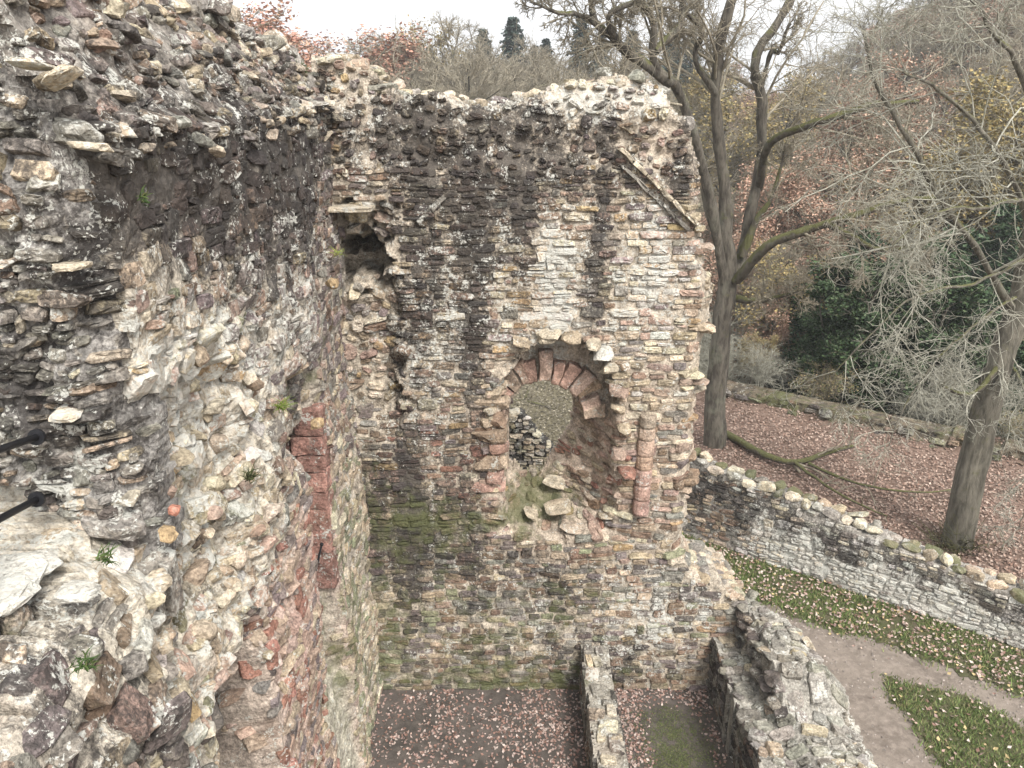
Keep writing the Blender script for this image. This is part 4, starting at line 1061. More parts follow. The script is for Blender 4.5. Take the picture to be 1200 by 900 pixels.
# ------------------------------------------------------------------ trees
def unit(a): return a / np.maximum(np.linalg.norm(a, axis=-1, keepdims=True), 1e-9)
def grow(st, dr, ln, r0, r1, n, wob, trop, rng):
    B = len(st); P = np.zeros((B, n, 3)); P[:, 0] = st; d = unit(dr)
    for i in range(1, n):
        d = unit(d + wob * rng.normal(0, 1, (B, 3)) + np.array([0, 0, trop]))
        P[:, i] = P[:, i - 1] + d * (ln / (n - 1))[:, None]
    f = np.linspace(0, 1, n)[None]
    return P, r0[:, None] * (1 - f) + r1[:, None] * f
def spawn(P, R, nc, t0, t1, ang, lenf, rng, rf=.6, rmin=.004):
    B, n, _ = P.shape
    L = np.linalg.norm(np.diff(P, axis=1), axis=2).sum(1)
    pi_ = np.repeat(np.arange(B), nc); t = rng.uniform(t0, t1, len(pi_)) * (n - 1)
    i = np.minimum(t.astype(int), n - 2); f = (t - i)[:, None]
    st = P[pi_, i] * (1 - f) + P[pi_, i + 1] * f; rad = R[pi_, i] * (1 - f[:, 0]) + R[pi_, i + 1] * f[:, 0]
    tg = unit(P[pi_, i + 1] - P[pi_, i])
    ax = unit(np.cross(tg, rng.normal(0, 1, (len(pi_), 3))))
    a = np.radians(rng.normal(ang, ang * .25, len(pi_)))[:, None]
    dr = tg * np.cos(a) + ax * np.sin(a)
    ln = L[pi_] * lenf * rng.uniform(.6, 1.3, len(pi_)) * (1.15 - .55 * t / (n - 1))
    return st, dr, ln, np.maximum(rad * rf, rmin)
def tubes(P, R, k):
    B, n, _ = P.shape
    T = np.empty_like(P); T[:, 1:-1] = P[:, 2:] - P[:, :-2]; T[:, 0] = P[:, 1] - P[:, 0]; T[:, -1] = P[:, -1] - P[:, -2]
    T = unit(T)
    ref = np.where(np.abs(T[:, :1, 2:3]) > .9, np.array([1., 0, 0]), np.array([0, 0, 1.]))
    A = unit(np.cross(T, np.broadcast_to(ref, T.shape))); C = np.cross(T, A)
    th = np.arange(k) / k * 2 * pi
    V = P[:, :, None] + R[:, :, None, None] * (A[:, :, None] * np.cos(th)[None, None, :, None] + C[:, :, None] * np.sin(th)[None, None, :, None])
    ix = np.arange(B * n * k).reshape(B, n, k); jx = np.roll(ix, -1, 2)
    Q = np.stack([ix[:, :-1], jx[:, :-1], jx[:, 1:], ix[:, 1:]], -1).reshape(-1, 4)
    return V.reshape(-1, 3), Q
def join(parts):
    Vs, Qs, n = [], [], 0
    for V, Q in parts: Vs.append(V); Qs.append(Q + n); n += len(V)
    return np.concatenate(Vs), np.concatenate(Qs)
def spline(pts, n):
    p = np.array(pts, float); p = np.concatenate([[2 * p[0] - p[1]], p, [2 * p[-1] - p[-2]]]); out = []
    for t in np.linspace(0, len(pts) - 1 - 1e-6, n):
        i = int(t); f = t - i; a, b, c, d = p[i:i + 4]
        out.append(.5 * ((2 * b) + (c - a) * f + (2 * a - 5 * b + 4 * c - d) * f * f + (3 * b - a - 3 * c + d) * f ** 3))
    return np.array(out)
def twig_levels(P, R, spec, rng):
    out = []
    for (nc, t0, t1, ang, lf, n, wob, trop, k, rf, rmin) in spec:
        st, dr, ln, r = spawn(P, R, nc, t0, t1, ang, lf, rng, rf, rmin)
        P, R = grow(st, dr, ln, r, np.maximum(r * .45, rmin * .7), n, wob, trop, rng)
        out.append((P, R, k))
    return out
def bare_template(seed, H, r0, spec, nb0=12, multi=1, lean=0., trop=.05, t0=.3):
    rng = np.random.default_rng(seed)
    st = np.stack([rng.normal(0, .15 * (multi > 1), multi), rng.normal(0, .15 * (multi > 1), multi), np.full(multi, -.3)], -1)
    dr = np.stack([rng.normal(lean, .05 + .3 * (multi > 1), multi), rng.normal(0, .05 + .3 * (multi > 1), multi), np.ones(multi)], -1)
    P0, R0 = grow(st, dr, np.full(multi, H * .86), np.full(multi, r0), np.full(multi, r0 * .18), 9, .10, trop, rng)
    R0[:, 0] *= 1.35
    lv = twig_levels(P0, R0, spec, rng)
    trunk = [tubes(P0, R0, 8), tubes(*lv[0])]
    crown = [tubes(*l) for l in lv[1:]]
    return join(trunk), join(crown), lv[-1][0]
def leaf_tris(pts, size, cols, rng, flat=.9, jitter=.1):
    c = pts + rng.normal(0, jitter, pts.shape)
    return leaves_mesh('l', c, size, cols, rng, flat)
TEMPL = {}
def template(key, name, label, cat, group, trunk, crown, leaf=None, mt=M_BARK, mc=M_TWIG, H=10., foliage='foliage'):
    TEMPL[key] = dict(name=name, label=label, cat=cat, group=group, H=H, parts=[])
    d = TEMPL[key]
    if trunk is not None: d['parts'].append(('trunk', make_mesh('trunk', trunk[0], trunk[1], None, True), mt))
    if crown is not None: d['parts'].append(('crown', make_mesh('crown', crown[0], crown[1], None, True), mc))
    if leaf is not None: d['parts'].append((foliage, make_mesh(foliage, leaf[0], None, leaf[1], False, dict(col=leaf[2])), M_LEAF))
    for _, me, m in d['parts']: me.materials.append(m)
def plant(key, x, y, h, rz=None, label=None, wide=1.0, z=None, group=None):
    d = TEMPL[key]; k = h / d['H']
    r = thing(d['name'], label or d['label'], d['cat'], (x, y, float(ground_h(x, y)) if z is None else z), group or d['group'])
    r.rotation_euler = (0, 0, RNG.uniform(0, 6.28) if rz is None else rz)
    r.scale = (k * wide, k * wide, k)
    for n, me, m in d['parts']:
        link(n, me, None, r)
    return r
BSPEC = lambda a, b, c, w1=.14, w2=.2, tr=.06, rm=.010: [(a, .28, .98, 52, .42, 7, w1, tr, 5, .5, .03), (b, .2, 1, 45, .5, 5, w2, tr, 4, .55, .016), (c, .15, 1, 42, .55, 4, w2, tr, 3, .6, rm), (5, .1, 1, 40, .6, 3, w2, tr * .5, 3, .7, rm * .8)]
for i, (seed, a, b, c) in enumerate([(1, 14, 8, 7), (2, 18, 7, 7), (3, 12, 9, 8)]):
    T_, C_, tw = bare_template(seed, 12., .22, BSPEC(a, b, c))
    template('bare%d' % i, 'bare_tree', 'bare grey twiggy tree in the wood beyond the castle', 'tree', 'bare trees of the wood', T_, C_, H=12.)
def leafed(key, seed, name, label, group, cols, nper, size, H=10., a=16, b=7, c=6, mc=M_TWIG, frac=1.0):
    T_, C_, tw = bare_template(seed, H, .18, BSPEC(a, b, c))
    rg = np.random.default_rng(seed + 50)
    pts = tw[:, 1:].reshape(-1, 3); pts = pts[rg.random(len(pts)) < frac]
    pts = np.repeat(pts, nper, 0)
    template(key, name, label, 'tree', group, T_, C_, leaf_tris(pts, size, cols, rg, .9, .14), H=H, mc=mc)
leafed('russet', 11, 'beech_tree', 'beech tree holding sparse russet brown leaves in the wood', 'russet beeches of the wood', [(.40, .24, .17), (.47, .30, .215), (.34, .20, .145), (.45, .33, .25)], 2, (.07, .14), frac=1.0)
leafed('orange', 12, 'autumn_tree', 'orange red autumn tree top showing above the ruined wall', 'orange trees above the wall', [(.46, .24, .17), (.52, .30, .20), (.40, .20, .15), (.50, .34, .25)], 4, (.08, .15))
leafed('gold', 13, 'golden_tree', 'golden yellow autumn tree in the wood', 'golden trees of the wood', [(.33, .25, .10), (.38, .29, .13), (.27, .21, .09), (.26, .23, .11)], 1, (.10, .18))
# evergreen: dark leaf masses on a branch frame
def evergreen(key, seed, name, label, cat, group, H, wid, cols, n, size):
    rg = np.random.default_rng(seed)
    T_, C_, tw = bare_template(seed, H, .14, [(26, .05, .98, 62, wid, 6, .15, .03, 5, .5, .025), (7, .2, 1, 45, .5, 4, .2, 0, 3, .5, .012), (6, .2, 1, 45, .5, 3, .2, 0, 3, .5, .008)])
    pts = tw.reshape(-1, 3); pts = pts[rg.integers(len(pts), size=n)]
    template(key, name, label, cat, group, T_, C_, leaf_tris(pts, size, cols, rg, .8, .10), H=H)
evergreen('holly', 21, 'holly_tree', 'dark glossy evergreen holly in the shade of the wood', 'tree', 'dark evergreens of the wood', 7., .34, [(.03, .055, .025), (.045, .08, .035), (.025, .045, .022), (.07, .105, .055)], 20000, (.09, .18))
evergreen('ivy', 22, 'ivy_clad_tree', 'ivy covered tree, green from foot to top, in the wood', 'tree', 'dark evergreens of the wood', 9., .22, [(.04, .07, .03), (.06, .095, .04), (.03, .05, .025), (.09, .12, .06)], 20000, (.09, .18))
def conifer(key, seed, H=16.):
    rg = np.random.default_rng(seed)
    P0, R0 = grow(np.array([[0, 0, -.3]]), np.array([[0, 0, 1.]]), np.array([H]), np.array([.22]), np.array([.02]), 9, .01, 0, rg)
    nb = 150; t = np.linspace(.12, .985, nb); a = np.arange(nb) * 2.4
    st = np.stack([0 * t, 0 * t, t * H], -1); L = (1 - t) ** .8 * H * .21 * rg.uniform(.75, 1.2, nb) + .15
    P1, R1 = grow(st, np.stack([np.cos(a), np.sin(a), .05 + 0 * a], -1), L, np.full(nb, .035), np.full(nb, .008), 5, .06, -.07, rg)
    st, dr, ln, r = spawn(P1, R1, 12, .1, 1, 55, .32, rg, .5, .006)
    P2, R2 = grow(st, dr, ln, r, r * .5, 3, .1, -.12, rg)
    pts = np.repeat(P2.reshape(-1, 3), 3, 0)
    template(key, 'spruce_tree', 'dark spruce rising on the skyline above the bare wood', 'tree', 'spruces on the skyline', tubes(P0, R0, 7), join([tubes(P1, R1, 4), tubes(P2, R2, 3)]),
             leaf_tris(pts, (.16, .34), [(.055, .08, .065), (.07, .10, .085), (.045, .065, .055)], rg, .7, .07), H=H)
conifer('spruce', 31)
# shrubs: arching pale stems
for i, (seed, m) in enumerate([(41, 9), (42, 12), (43, 7)]):
    T_, C_, tw = bare_template(seed, 3.6, .030, [(7, .15, .98, 40, .55, 6, .22, -.02, 4, .7, .010), (5, .1, 1, 42, .6, 5, .25, -.03, 3, .7, .007), (3, .1, 1, 45, .65, 4, .25, -.03, 3, .8, .006)], multi=m, trop=.0)
    template('shrub%d' % i, 'bare_shrub', 'leafless shrub of tangled pale twigs on the bank', 'shrub', 'bare shrubs on the bank', T_, C_, H=3.6, mt=M_TWIGP, mc=M_TWIGP)

T_, C_, tw = bare_template(44, 3.2, .028, [(7, .15, .98, 40, .55, 6, .22, -.02, 4, .7, .010), (5, .1, 1, 42, .6, 5, .25, -.03, 3, .7, .007), (3, .1, 1, 45, .65, 4, .25, -.03, 3, .8, .006)], multi=9, trop=.0)
rg = np.random.default_rng(99)
template('leafshrub', 'thinly_leaved_shrub', 'thin shrub with a few yellow green leaves on the bank', 'shrub', 'thinly leaved shrubs on the bank', T_, C_, leaf_tris(np.repeat(tw[:, 1:].reshape(-1, 3)[::2], 2, 0), (.05, .1), [(.30, .27, .10), (.38, .30, .15), (.24, .25, .10), (.36, .27, .17)], rg, .9, .06), H=3.2, mt=M_TWIG, mc=M_TWIG)
def put(key, px, toppy, Y, wide=1.0, label=None, group=None, hmin=1.0):
    x = (px - 600) / FPX / 1.05 * Y; zt = atY(px, toppy, Y)[2]
    p = atY(px, toppy, Y); g = float(ground_h(p[0], Y))
    return plant(key, p[0], Y, max(p[2] - g, hmin), None, label, wide, None, group)
rr = random.Random(5)
# skyline, left to right
put('orange', 245, -16, 44, 1.3, 'small reddish autumn tree top behind the highest crest of the left wall')
put('orange', 314, 12, 52, 1.5, 'leftmost of the three orange trees above the left wall'); put('orange', 366, 6, 50, 1.5, 'middle one of the three orange trees above the left wall'); put('orange', 404, 22, 54, 1.3, 'rightmost of the three orange trees above the left wall')
put('gold', 437, 55, 58, 1.0, 'orange yellow autumn tree low on the skyline beside the orange trees')
put('gold', 495, 12, 60, .75, 'slender pale golden tree tallest on the left skyline')
for (px, ty, Y) in [(468, 42, 55), (520, 30, 58), (545, 22, 56), (590, 45, 52), (625, 60, 50), (660, 62, 52), (700, 60, 54), (745, 62, 48), (780, 70, 50), (820, 78, 46), (480, 75, 46), (560, 78, 44), (640, 84, 44), (720, 84, 42), (600, 80, 64), (510, 70, 66), (445, 72, 50), (680, 75, 62), (760, 80, 60)]:
    put('bare%d' % rr.randrange(3), px, ty, Y, rr.uniform(1.0, 1.5))
for (px, ty, Y) in [(566, 32, 70), (601, 18, 68), (640, 44, 74), (682, 16, 68), (706, 36, 72), (742, 34, 74), (790, 26, 70), (812, 44, 72), (626, 52, 76)]:
    put('spruce', px, ty, Y, rr.uniform(.9, 1.2), 'dark spruce on the skyline, %s from the left' % {566: 'first', 601: 'second', 626: 'third', 640: 'fourth', 682: 'fifth', 706: 'sixth', 742: 'seventh', 790: 'eighth', 812: 'ninth'}[px])
put('gold', 862, 68, 46, 1.1, 'muted golden tree directly behind the fork of the big oak'); put('gold', 925, 70, 48, 1.0, 'muted golden tree right of the big oak limbs'); put('gold', 790, 105, 50, 1.0, 'golden tree just left of the oak trunk above the window wall'); put('gold', 885, 385, 24, 1.0, 'small yellow leaved tree low beside the oak trunk')
for i in range(44):
    px = rr.uniform(425, 840); put('bare%d' % rr.randrange(3), px, np.interp(px, [425, 520, 560, 620, 840], [38, 12, 18, 46, 52]) + rr.uniform(0, 45), rr.uniform(44, 75), rr.uniform(1.0, 1.5))
# hillside on the right
for i in range(120):
    px = rr.uniform(835, 1340); f = rr.random() ** .8
    Y = (34 if 960 < px < 1190 else 28) + 44 * f
    ty = np.interp(px, [835, 950, 1000, 1100, 1340], [95, 45, -15, -80, -170]) + (1 - f) * 170 + rr.uniform(-20, 70)
    key = rr.choice(['russet', 'bare0', 'bare1', 'bare2', 'bare1', 'russet'])
    put(key, px, ty, Y, rr.uniform(.9, 1.4), hmin=4)
for (px, ty, Y, w) in [(890, 250, 29, 1.1), (930, 200, 31, 1.2), (960, 170, 33, 1.2), (1000, 130, 35, 1.2), (905, 330, 26.5, 1.1), (945, 300, 27.5, 1.1), (985, 240, 29, 1.1), (872, 190, 35, 1.1), (1040, 90, 34, 1.2), (1090, 60, 35, 1.2)]:
    put('russet', px, ty, Y, w)
for (px, ty, Y, w) in [(1170, 120, 30, 1.1), (1230, 60, 31, 1.1), (1130, 150, 33, 1.2), (1060, 170, 31, 1.1), (915, 270, 27, 1)]:
    put('gold', px, ty, Y, w, 'muted yellow brown tree among the twigs of the right hillside', 'yellow brown trees of the right hillside')
for (px, ty, Y, w) in [(1020, 265, 22.8, 1.2), (1070, 250, 22.6, 1.3), (1110, 280, 22.4, 1.2), (1150, 330, 21.6, 1.2), (1045, 330, 22.5, 1.1), (1000, 300, 23.2, 1.)]:
    put('ivy', px, ty, Y, w)
for (px, ty, Y, w) in [(1030, 250, 25, 1.2), (1080, 265, 24.5, 1.3), (1125, 245, 25, 1.3), (1010, 340, 24, 1.2), (1060, 370, 23.5, 1.2), (1150, 300, 26, 1.1), (1200, 220, 27, 1.2), (960, 400, 26, 1.1), (1110, 390, 23.5, 1), (1240, 300, 24, 1.2), (905, 420, 27, 1), (1000, 420, 24, 1.2), (1050, 300, 24, 1.2), (1170, 420, 22, 1), (1140, 340, 23.5, 1.3), (1095, 320, 23.5, 1.3), (1030, 300, 23.5, 1.1), (1165, 270, 25, 1.2), (985, 370, 24.5, 1.1), (940, 430, 24, 1.2), (1215, 380, 21, 1.1)]:
    put(rr.choice(['holly', 'ivy', 'holly']), px, ty, Y, w)
for i in range(30):
    px = rr.uniform(850, 1290)
    s_ = rr.uniform(22.3, 26.5)
    a = (px - 600) / FPX / .93; Yv = s_ / (a * .603 + .798); xv = a * Yv
    plant(rr.choice(['leafshrub', 'shrub0', 'shrub1', 'shrub2', 'leafshrub']), xv, Yv, rr.uniform(1.0, 2.5), None, None, rr.uniform(.9, 1.6))
for i in range(16):
    s_ = rr.uniform(24, 32); xv = rr.uniform(-4, 8); Yv = (s_ - xv * .603) / .798
    plant('shrub%d' % rr.randrange(3), xv, Yv, rr.uniform(2, 4), None, 'leafless shrub of tangled pale twigs far behind the window wall', 1.2, None, 'bare shrubs behind the window wall')

def special(name, label, base, limbs, spec, rng, mt, mcrown, extra_moss=(), leaf=None):
    """a tree measured limb by limb: limbs = (points, r0, r1)"""
    r = thing(name, label, 'tree', tuple(base))
    n = 22
    Ps = np.stack([spline(l[0], n) for l in limbs]); Rs = np.stack([np.linspace(l[1], l[2], n) for l in limbs])
    nzv = np.stack([fbm(Ps[..., 0] * .9, Ps[..., 1] * .9, Ps[..., 2] * .9, 700 + q, 2) for q in range(3)], -1)
    Ps += .10 * nzv * np.linspace(0, 1, n)[None, :, None]
    for i in range(len(limbs)):
        V, Q = tubes(Ps[i:i + 1], Rs[i:i + 1], 10)
        V = V + .035 * np.stack([fbm(V[:, 0] * 4, V[:, 1] * 4, V[:, 2] * 1.6, q, 3) for q in (1, 5, 9)], -1)
        link('trunk' if i == 0 else 'limb', make_mesh('limb', V - base, Q, None, True), M_BARKM if i in extra_moss else mt, r)
    lv = twig_levels(Ps[1:], Rs[1:], spec, rng)
    V, Q = join([tubes(*l) for l in lv])
    link('crown', make_mesh('crown', V - base, Q, None, True), mcrown, r)
    return r
def A_(pts): return [atY(px, py, Y) for (px, py, Y) in pts]
rng = np.random.default_rng(808)
b0 = atY(838, 530, 19.0); b0[2] = float(ground_h(b0[0], 19.0))
oak_limbs = [
    ([b0 - np.array([0, 0, .3])] + A_([(838, 470, 19), (846, 390, 19), (852, 310, 19), (852, 240, 19)]), .31, .17),
    (A_([(852, 300, 19), (850, 230, 19), (842, 150, 18.8), (838, 100, 18.6), (846, 40, 18.4), (868, -20, 18.2), (880, -80, 18)]), .16, .08),
    (A_([(858, 330, 19), (874, 280, 19.4), (890, 190, 19.6), (893, 120, 19.6), (884, 75, 19.6), (905, 35, 19.8), (930, -10, 20), (945, -60, 20)]), .15, .08),
    (A_([(850, 340, 19), (832, 230, 18.4), (800, 115, 17.8), (768, 78, 17.4), (766, 30, 17.2), (745, -10, 17), (735, -50, 17)]), .13, .05),
    (A_([(785, 98, 17.6), (740, 64, 17.2), (722, 48, 17), (700, 28, 16.8), (692, 0, 16.6), (690, -30, 16.6)]), .11, .05),
    (A_([(722, 48, 17), (712, 20, 16.6), (740, 3, 16.4), (760, 8, 16.2)]), .07, .04),
    (A_([(708, 40, 17), (685, 18, 16.6), (655, 14, 16.2), (620, 2, 16)]), .06, .02),
    (A_([(768, 60, 17.3), (795, 30, 17.4), (800, 5, 17.5), (812, -30, 17.6)]), .10, .05),
    (A_([(840, 110, 18.6), (815, 70, 18.4), (822, 40, 18.2), (800, 15, 18)]), .09, .04),
    (A_([(862, 330, 18.8), (900, 288, 18), (950, 268, 17.4), (1000, 252, 17), (1045, 238, 16.8), (1095, 234, 16.6)]), .13, .045),
    (A_([(889, 222, 19.6), (902, 168, 18.6), (950, 146, 17.6), (1000, 128, 17.2), (1040, 122, 17), (1078, 122, 16.8)]), .11, .045),
    (A_([(968, 262, 17.2), (1000, 278, 17), (1028, 292, 16.8), (1065, 292, 16.6), (1085, 300, 16.5)]), .08, .03),
    (A_([(862, 350, 19), (890, 352, 18.4), (920, 345, 18), (955, 330, 17.8)]), .09, .012),
    (A_([(850, 310, 19), (830, 240, 19.4), (810, 170, 20), (760, 120, 20.4), (730, 90, 20.6)]), .14, .05),
    (A_([(870, 300, 19), (885, 262, 19), (905, 228, 19), (912, 200, 19), (925, 150, 18.9)]), .10, .012),
    (A_([(893, 100, 19.6), (905, 60, 19.4), (915, 62, 19.2), (925, 30, 19)]), .06, .03),
]
oak_spec = [(9, .25, 1, 48, .40, 7, .2, .04, 5, .32, .016), (6, .15, 1, 45, .55, 6, .24, .01, 4, .5, .009), (6, .1, 1, 45, .6, 5, .26, -.01, 3, .6, .006), (4, .1, 1, 45, .65, 4, .25, -.01, 3, .7, .005)]
special('oak_tree', 'big forked oak with mossy spreading limbs rising behind the window wall', b0, oak_limbs, oak_spec, rng, M_BARK, M_TWIG, (9, 10, 11, 12, 14))
b1 = atZ(1122, 638, .2); 
yb = b1[1]
rt_limbs = [
    ([b1 - np.array([0, 0, .3])] + A_([(1132, 580, yb), (1145, 520, yb), (1165, 440, yb), (1190, 360, yb), (1215, 280, yb - .2), (1240, 180, yb - .4)]), .31, .17),
    (A_([(1165, 450, yb), (1180, 410, yb), (1150, 455, yb - .3), (1120, 462, yb - .5), (1105, 456, yb - .6)]), .06, .025),
    (A_([(1190, 370, yb), (1150, 300, yb - .6), (1090, 210, yb - 1), (1040, 120, yb - 1.2), (1010, 40, yb - 1.2)]), .07, .018),
    (A_([(1215, 290, yb), (1180, 200, yb - 1), (1120, 120, yb - 1.5), (1060, 80, yb - 2)]), .055, .014),
    (A_([(1235, 200, yb), (1200, 100, yb - .8), (1150, 20, yb - 1.4), (1110, -40, yb - 1.6)]), .06, .015),
    (A_([(1210, 300, yb), (1150, 330, yb - 1), (1080, 345, yb - 1.4), (1020, 390, yb - 1.6), (980, 440, yb - 1.6)]), .035, .01),
    (A_([(1200, 340, yb), (1130, 390, yb - .8), (1080, 440, yb - 1.2), (1040, 520, yb - 1.4)]), .03, .008),
    (A_([(1235, 230, yb), (1170, 240, yb - 1.4), (1100, 250, yb - 2), (1040, 290, yb - 2.2)]), .04, .01),
    (A_([(1180, 420, yb), (1210, 480, yb - .8), (1215, 560, yb - 1), (1190, 620, yb - 1)]), .03, .008),
]
rt_spec = [(14, .15, 1, 50, .42, 7, .22, -.03, 4, .4, .008), (8, .15, 1, 45, .5, 6, .28, -.04, 3, .6, .005), (6, .1, 1, 45, .55, 5, .28, -.04, 3, .7, .004)]
rt_tree = special('leaning_tree', 'leaning grey tree with mossy foot on the leaf carpet at the right edge', b1, rt_limbs, rt_spec, rng, M_BARKG, M_TWIGP, (1,))
# suckers round its foot
st = b1 + np.stack([rng.normal(-.05, .22, 130), rng.normal(-.1, .16, 130), np.full(130, 0.0)], -1)
Pq, Rq = grow(st, np.stack([rng.normal(-.3, .5, 130), rng.normal(-.1, .5, 130), np.full(130, .9)], -1), rng.uniform(.3, .95, 130), np.full(130, .010), np.full(130, .004), 5, .25, -.12, rng)
V, Q = tubes(Pq, Rq, 3)
link('basal_shoots', make_mesh('basal_shoots', V - b1, Q, None, True), M_BARKM, rt_tree)

# fallen mossy bough on the leaves
def fallen(name, label, limbs, moss, rng):
    base = limbs[0][0][0]
    r = thing(name, label, 'branch', tuple(base))
    n = 14
    Ps = np.stack([spline(l[0], n) for l in limbs]); Rs = np.stack([np.linspace(l[1], l[2], n) for l in limbs])
    for i in range(len(limbs)):
        V, Q = tubes(Ps[i:i + 1], Rs[i:i + 1], 8); V = V + .02 * np.stack([vnoise(V[:, 0] * 5, V[:, 1] * 5, V[:, 2] * 5, q) for q in (1, 2, 3)], -1)
        link('bough' if i == 0 else 'side_branch', make_mesh('bough', V - base, Q, None, True), moss, r)
    lv = twig_levels(Ps, Rs, [(5, .3, 1, 50, .3, 5, .2, .0, 4, .5, .012), (4, .2, 1, 45, .5, 4, .2, 0, 3, .6, .007)], rng)
    V, Q = join([tubes(*l) for l in lv]); link('twigs', make_mesh('twigs', V - base, Q, None, True), M_TWIG, r)['kind'] = 'stuff'
G = lambda px, py, z: atZ(px, py, z)
fallen('fallen_branch', 'thin dark fallen branch on the ground seen through the arched window', [
    ([G(585, 468, .12), G(610, 470, .2), G(632, 474, .25), G(655, 481, .2), G(690, 483, .15)], .045, .03),
    ([G(612, 471, .2), G(618, 462, .4), G(622, 452, .5)], .03, .012),
    ([G(660, 482, .2), G(640, 490, .15), G(622, 496, .15)], .03, .012)], M_BARK, rng)
fallen('fallen_bough', 'fallen mossy forked bough lying across the leaf carpet', [
    ([G(850, 508, .32), G(880, 525, .38), G(912, 539, .40), G(940, 541, .42), G(965, 532, .6), G(1000, 523, .8)], .11, .05),
    ([G(930, 541, .40), G(950, 556, .40), G(985, 580, .36), G(1040, 605, .32)], .05, .015),
    ([G(948, 543, .45), G(985, 560, .45), G(1030, 572, .42), G(1085, 577, .4), G(1130, 572, .4)], .045, .012)], M_BARKM, rng)

# mossy retaining bank along the far edge of the leaves
BS = Stones(); rng = np.random.default_rng(909)
bank = thing('mossy_bank_wall', 'low mossy stone kerb bank along the far edge of the leaf carpet', 'wall', (9.5, 20.3, .1))
bk_mask = lambda u, v: v < .62 + .10 * fbm(u * 1.2, 0, 0, 601, 3)
BK = Panel(CA + np.array([.603, .798, 0]) * 7.6 + np.array([0, 0, .05]), CD, (0, 0, 1), CN, lambda u, v: .12 * fbm(u, v, 0, 602, 3) - .3 * v, bk_mask, lambda u, v, r: pick(r, len(u), grey=2, dark=2, brown=2, green=1), lambda u, v: np.clip(np.stack([.5 + .3 * fbm(u * 2, v * 2, 0, 3, 2), .15 + 0 * u, .55 + .4 * fbm(u, v, 0, 4, 2)], -1), 0, 1.2), (.16, .13, .09), 611, .06)
BK.core(bank, -10, 14, -.2, .9, .09, .9)
BK.stones(BS, courses(rng, -8, 12, .0, .7, (.12, .22), (1.2, 2.6), .1, .1, .03), (.02, .08), 8, .03, 1, .6, .06, .6, rng)
BS.build(bank, M_STONE, 200)

# ------------------------------------------------------------------ ironwork and small plants
def rod(P0, P1, r, k=12, dome=True):
    P0, P1 = np.array(P0), np.array(P1); L = np.linalg.norm(P1 - P0)
    f = np.array([0, .02, .5, 1 - .6 * r / L, 1 - .15 * r / L, 1.0]); R = np.array([r, r, r, r * .98, r * .72, r * .05])
    V, Q = tubes((P0[None] * (1 - f[:, None]) + P1[None] * f[:, None])[None], R[None], k)
    return V, Q
hr = thing('handrail', 'two black iron handrail bars ending against the broken wall end', 'handrail', (-3.1, 3.2, 6.2))
hb = np.array(hr.location)
e1, e2 = atY(43, 512, 3.82), atY(43, 585, 3.86)
s1, s2 = atY(-60, 547, 3.1), atY(-60, 640, 3.1)
for a, b in ((s1, e1), (s2, e2)):
    V, Q = rod(a, b, .020); link('rail', make_mesh('rail', V - hb, Q, None, True), M_IRON, hr)
for a, b in ((s1, e1), (s2, e2)):
    dv = (b - a) / np.linalg.norm(b - a)
    V, Q = tubes(np.stack([b - dv * .012, b - dv * .010, b + dv * .010, b + dv * .012])[None], np.array([[.002, .045, .045, .002]]), 12)
    link('flange', make_mesh('flange', V - hb, Q, None, False), M_IRON, hr)
V, Q = rod((s1[0], s1[1], 6.1), (s1[0], s1[1], s1[2] + .3), .028); link('post', make_mesh('post', V - hb, Q, None, True), M_IRON, hr)
wb = thing('iron_stay', 'thin dark iron stay bar leaning in the red jambed recess', 'bar', tuple(atY(366, 700, 7.75)))
wbl = np.array(wb.location)
a, b = atY(362, 704, 7.75), atY(377, 638, 7.9)
V, Q = rod(a, b, .013, 8); link('bar', make_mesh('bar', V - wbl, Q, None, True), M_IRON, wb)
P = ICO[0] * .024 + b - wbl; link('knob', make_mesh('knob', P, None, ICO[1], True), M_IRON, wb)
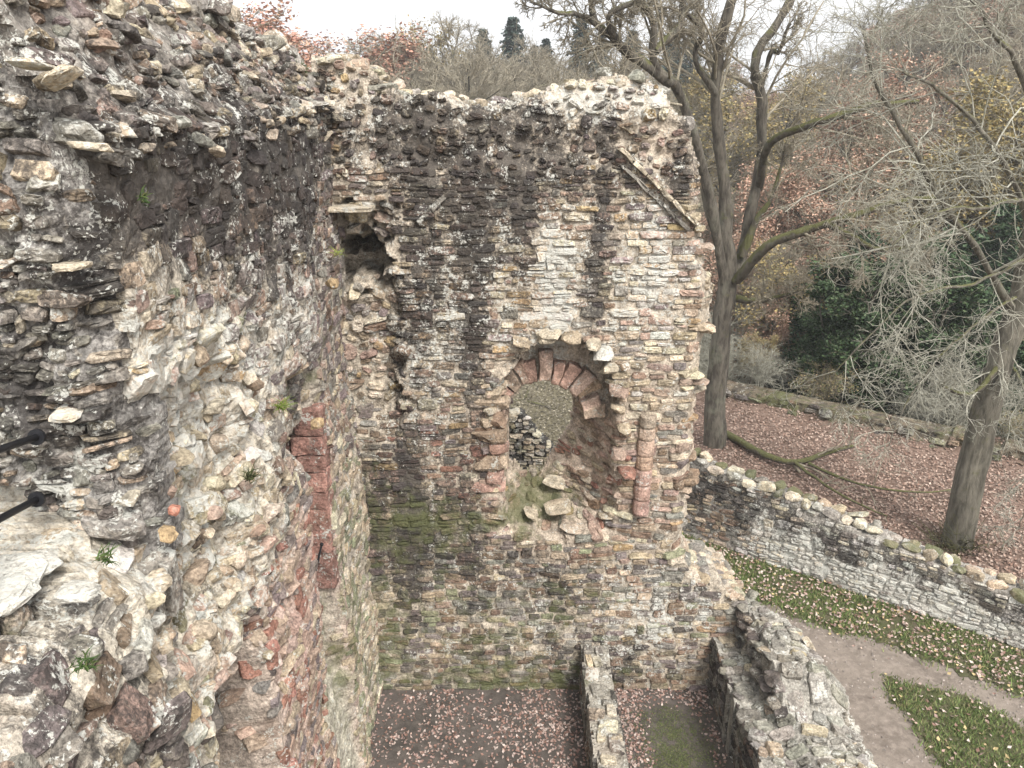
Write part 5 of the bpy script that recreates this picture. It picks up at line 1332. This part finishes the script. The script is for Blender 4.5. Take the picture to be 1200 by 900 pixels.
def tuft(p, n, h, label, cols, name='grass_tuft'):
    rg = np.random.default_rng(n + int(abs(p[1]) * 10))
    r = thing(name, label, 'plant', tuple(p))
    d = unit(np.stack([rg.normal(.45, .6, n), rg.normal(-.2, .6, n), np.abs(rg.normal(.8, .3, n))], -1))
    Pq, Rq = grow(rg.normal(0, .018, (n, 3)), d, rg.uniform(.5, 1.1, n) * h, np.full(n, .0055), np.full(n, .0008), 5, .12, -.16, rg)
    V, Q = tubes(Pq, Rq, 3)
    cc = np.repeat(np.array(cols)[rg.integers(len(cols), size=n)], 15, 0)
    link('leaf_blades', make_mesh('leaf_blades', V, Q, None, True, dict(col=cc)), M_LEAF, r)
TG = [(.06, .10, .03), (.09, .13, .04), (.045, .08, .022), (.14, .15, .06)]
tuft(atX(122, 655, -2.12), 40, .09, 'bright green grass tuft beside the white lichened slab', TG)
tuft(atX(100, 778, -2.0), 40, .08, 'green grass tuft on the dark stone of the lower left wall', TG)
tuft(atX(330, 478, -2.1), 36, .16, 'small yellow green plant on the rubble left of the red recess', [(.2, .26, .05), (.15, .2, .05)])
tuft(atX(168, 233, -2.1), 22, .08, 'tiny green sprig high on the near part of the left wall', TG)
tuft(atX(395, 298, -2.12), 26, .12, 'pale yellow sprig at the edge of the corner hollow', [(.35, .38, .1), (.25, .3, .08)])
tuft(atX(292, 560, -2.1), 40, .14, 'dark straggly plant growing in the middle of the left wall', [(.06, .07, .03), (.09, .1, .04)])
tuft(atX(352, 82, -2.55), 60, .14, 'mossy green tuft on the far crest of the left wall', TG)

# ------------------------------------------------------------------ thin damp air
hz = NT('damp_air'); hz.t.nodes.remove(hz.b)
pv = hz.n('ShaderNodeVolumePrincipled'); pv.inputs['Density'].default_value = 0.0014; pv.inputs['Color'].default_value = (.93, .95, .97, 1); pv.inputs['Anisotropy'].default_value = .2
hz.l(pv.outputs[0], hz.out.inputs['Volume'])
x0, x1, y0, y1, z0, z1 = -440, 540, -280, 720, -12, 60
Vh = [(x0, y0, z0), (x1, y0, z0), (x1, y1, z0), (x0, y1, z0), (x0, y0, z1), (x1, y0, z1), (x1, y1, z1), (x0, y1, z1)]
hzo = link('haze', make_mesh('haze', np.array(Vh), [(0, 3, 2, 1), (4, 5, 6, 7), (0, 1, 5, 4), (1, 2, 6, 5), (2, 3, 7, 6), (3, 0, 4, 7)]), hz.m)
hzo['kind'] = 'stuff'; hzo['label'] = 'thin damp autumn haze over the valley'; hzo['category'] = 'haze'
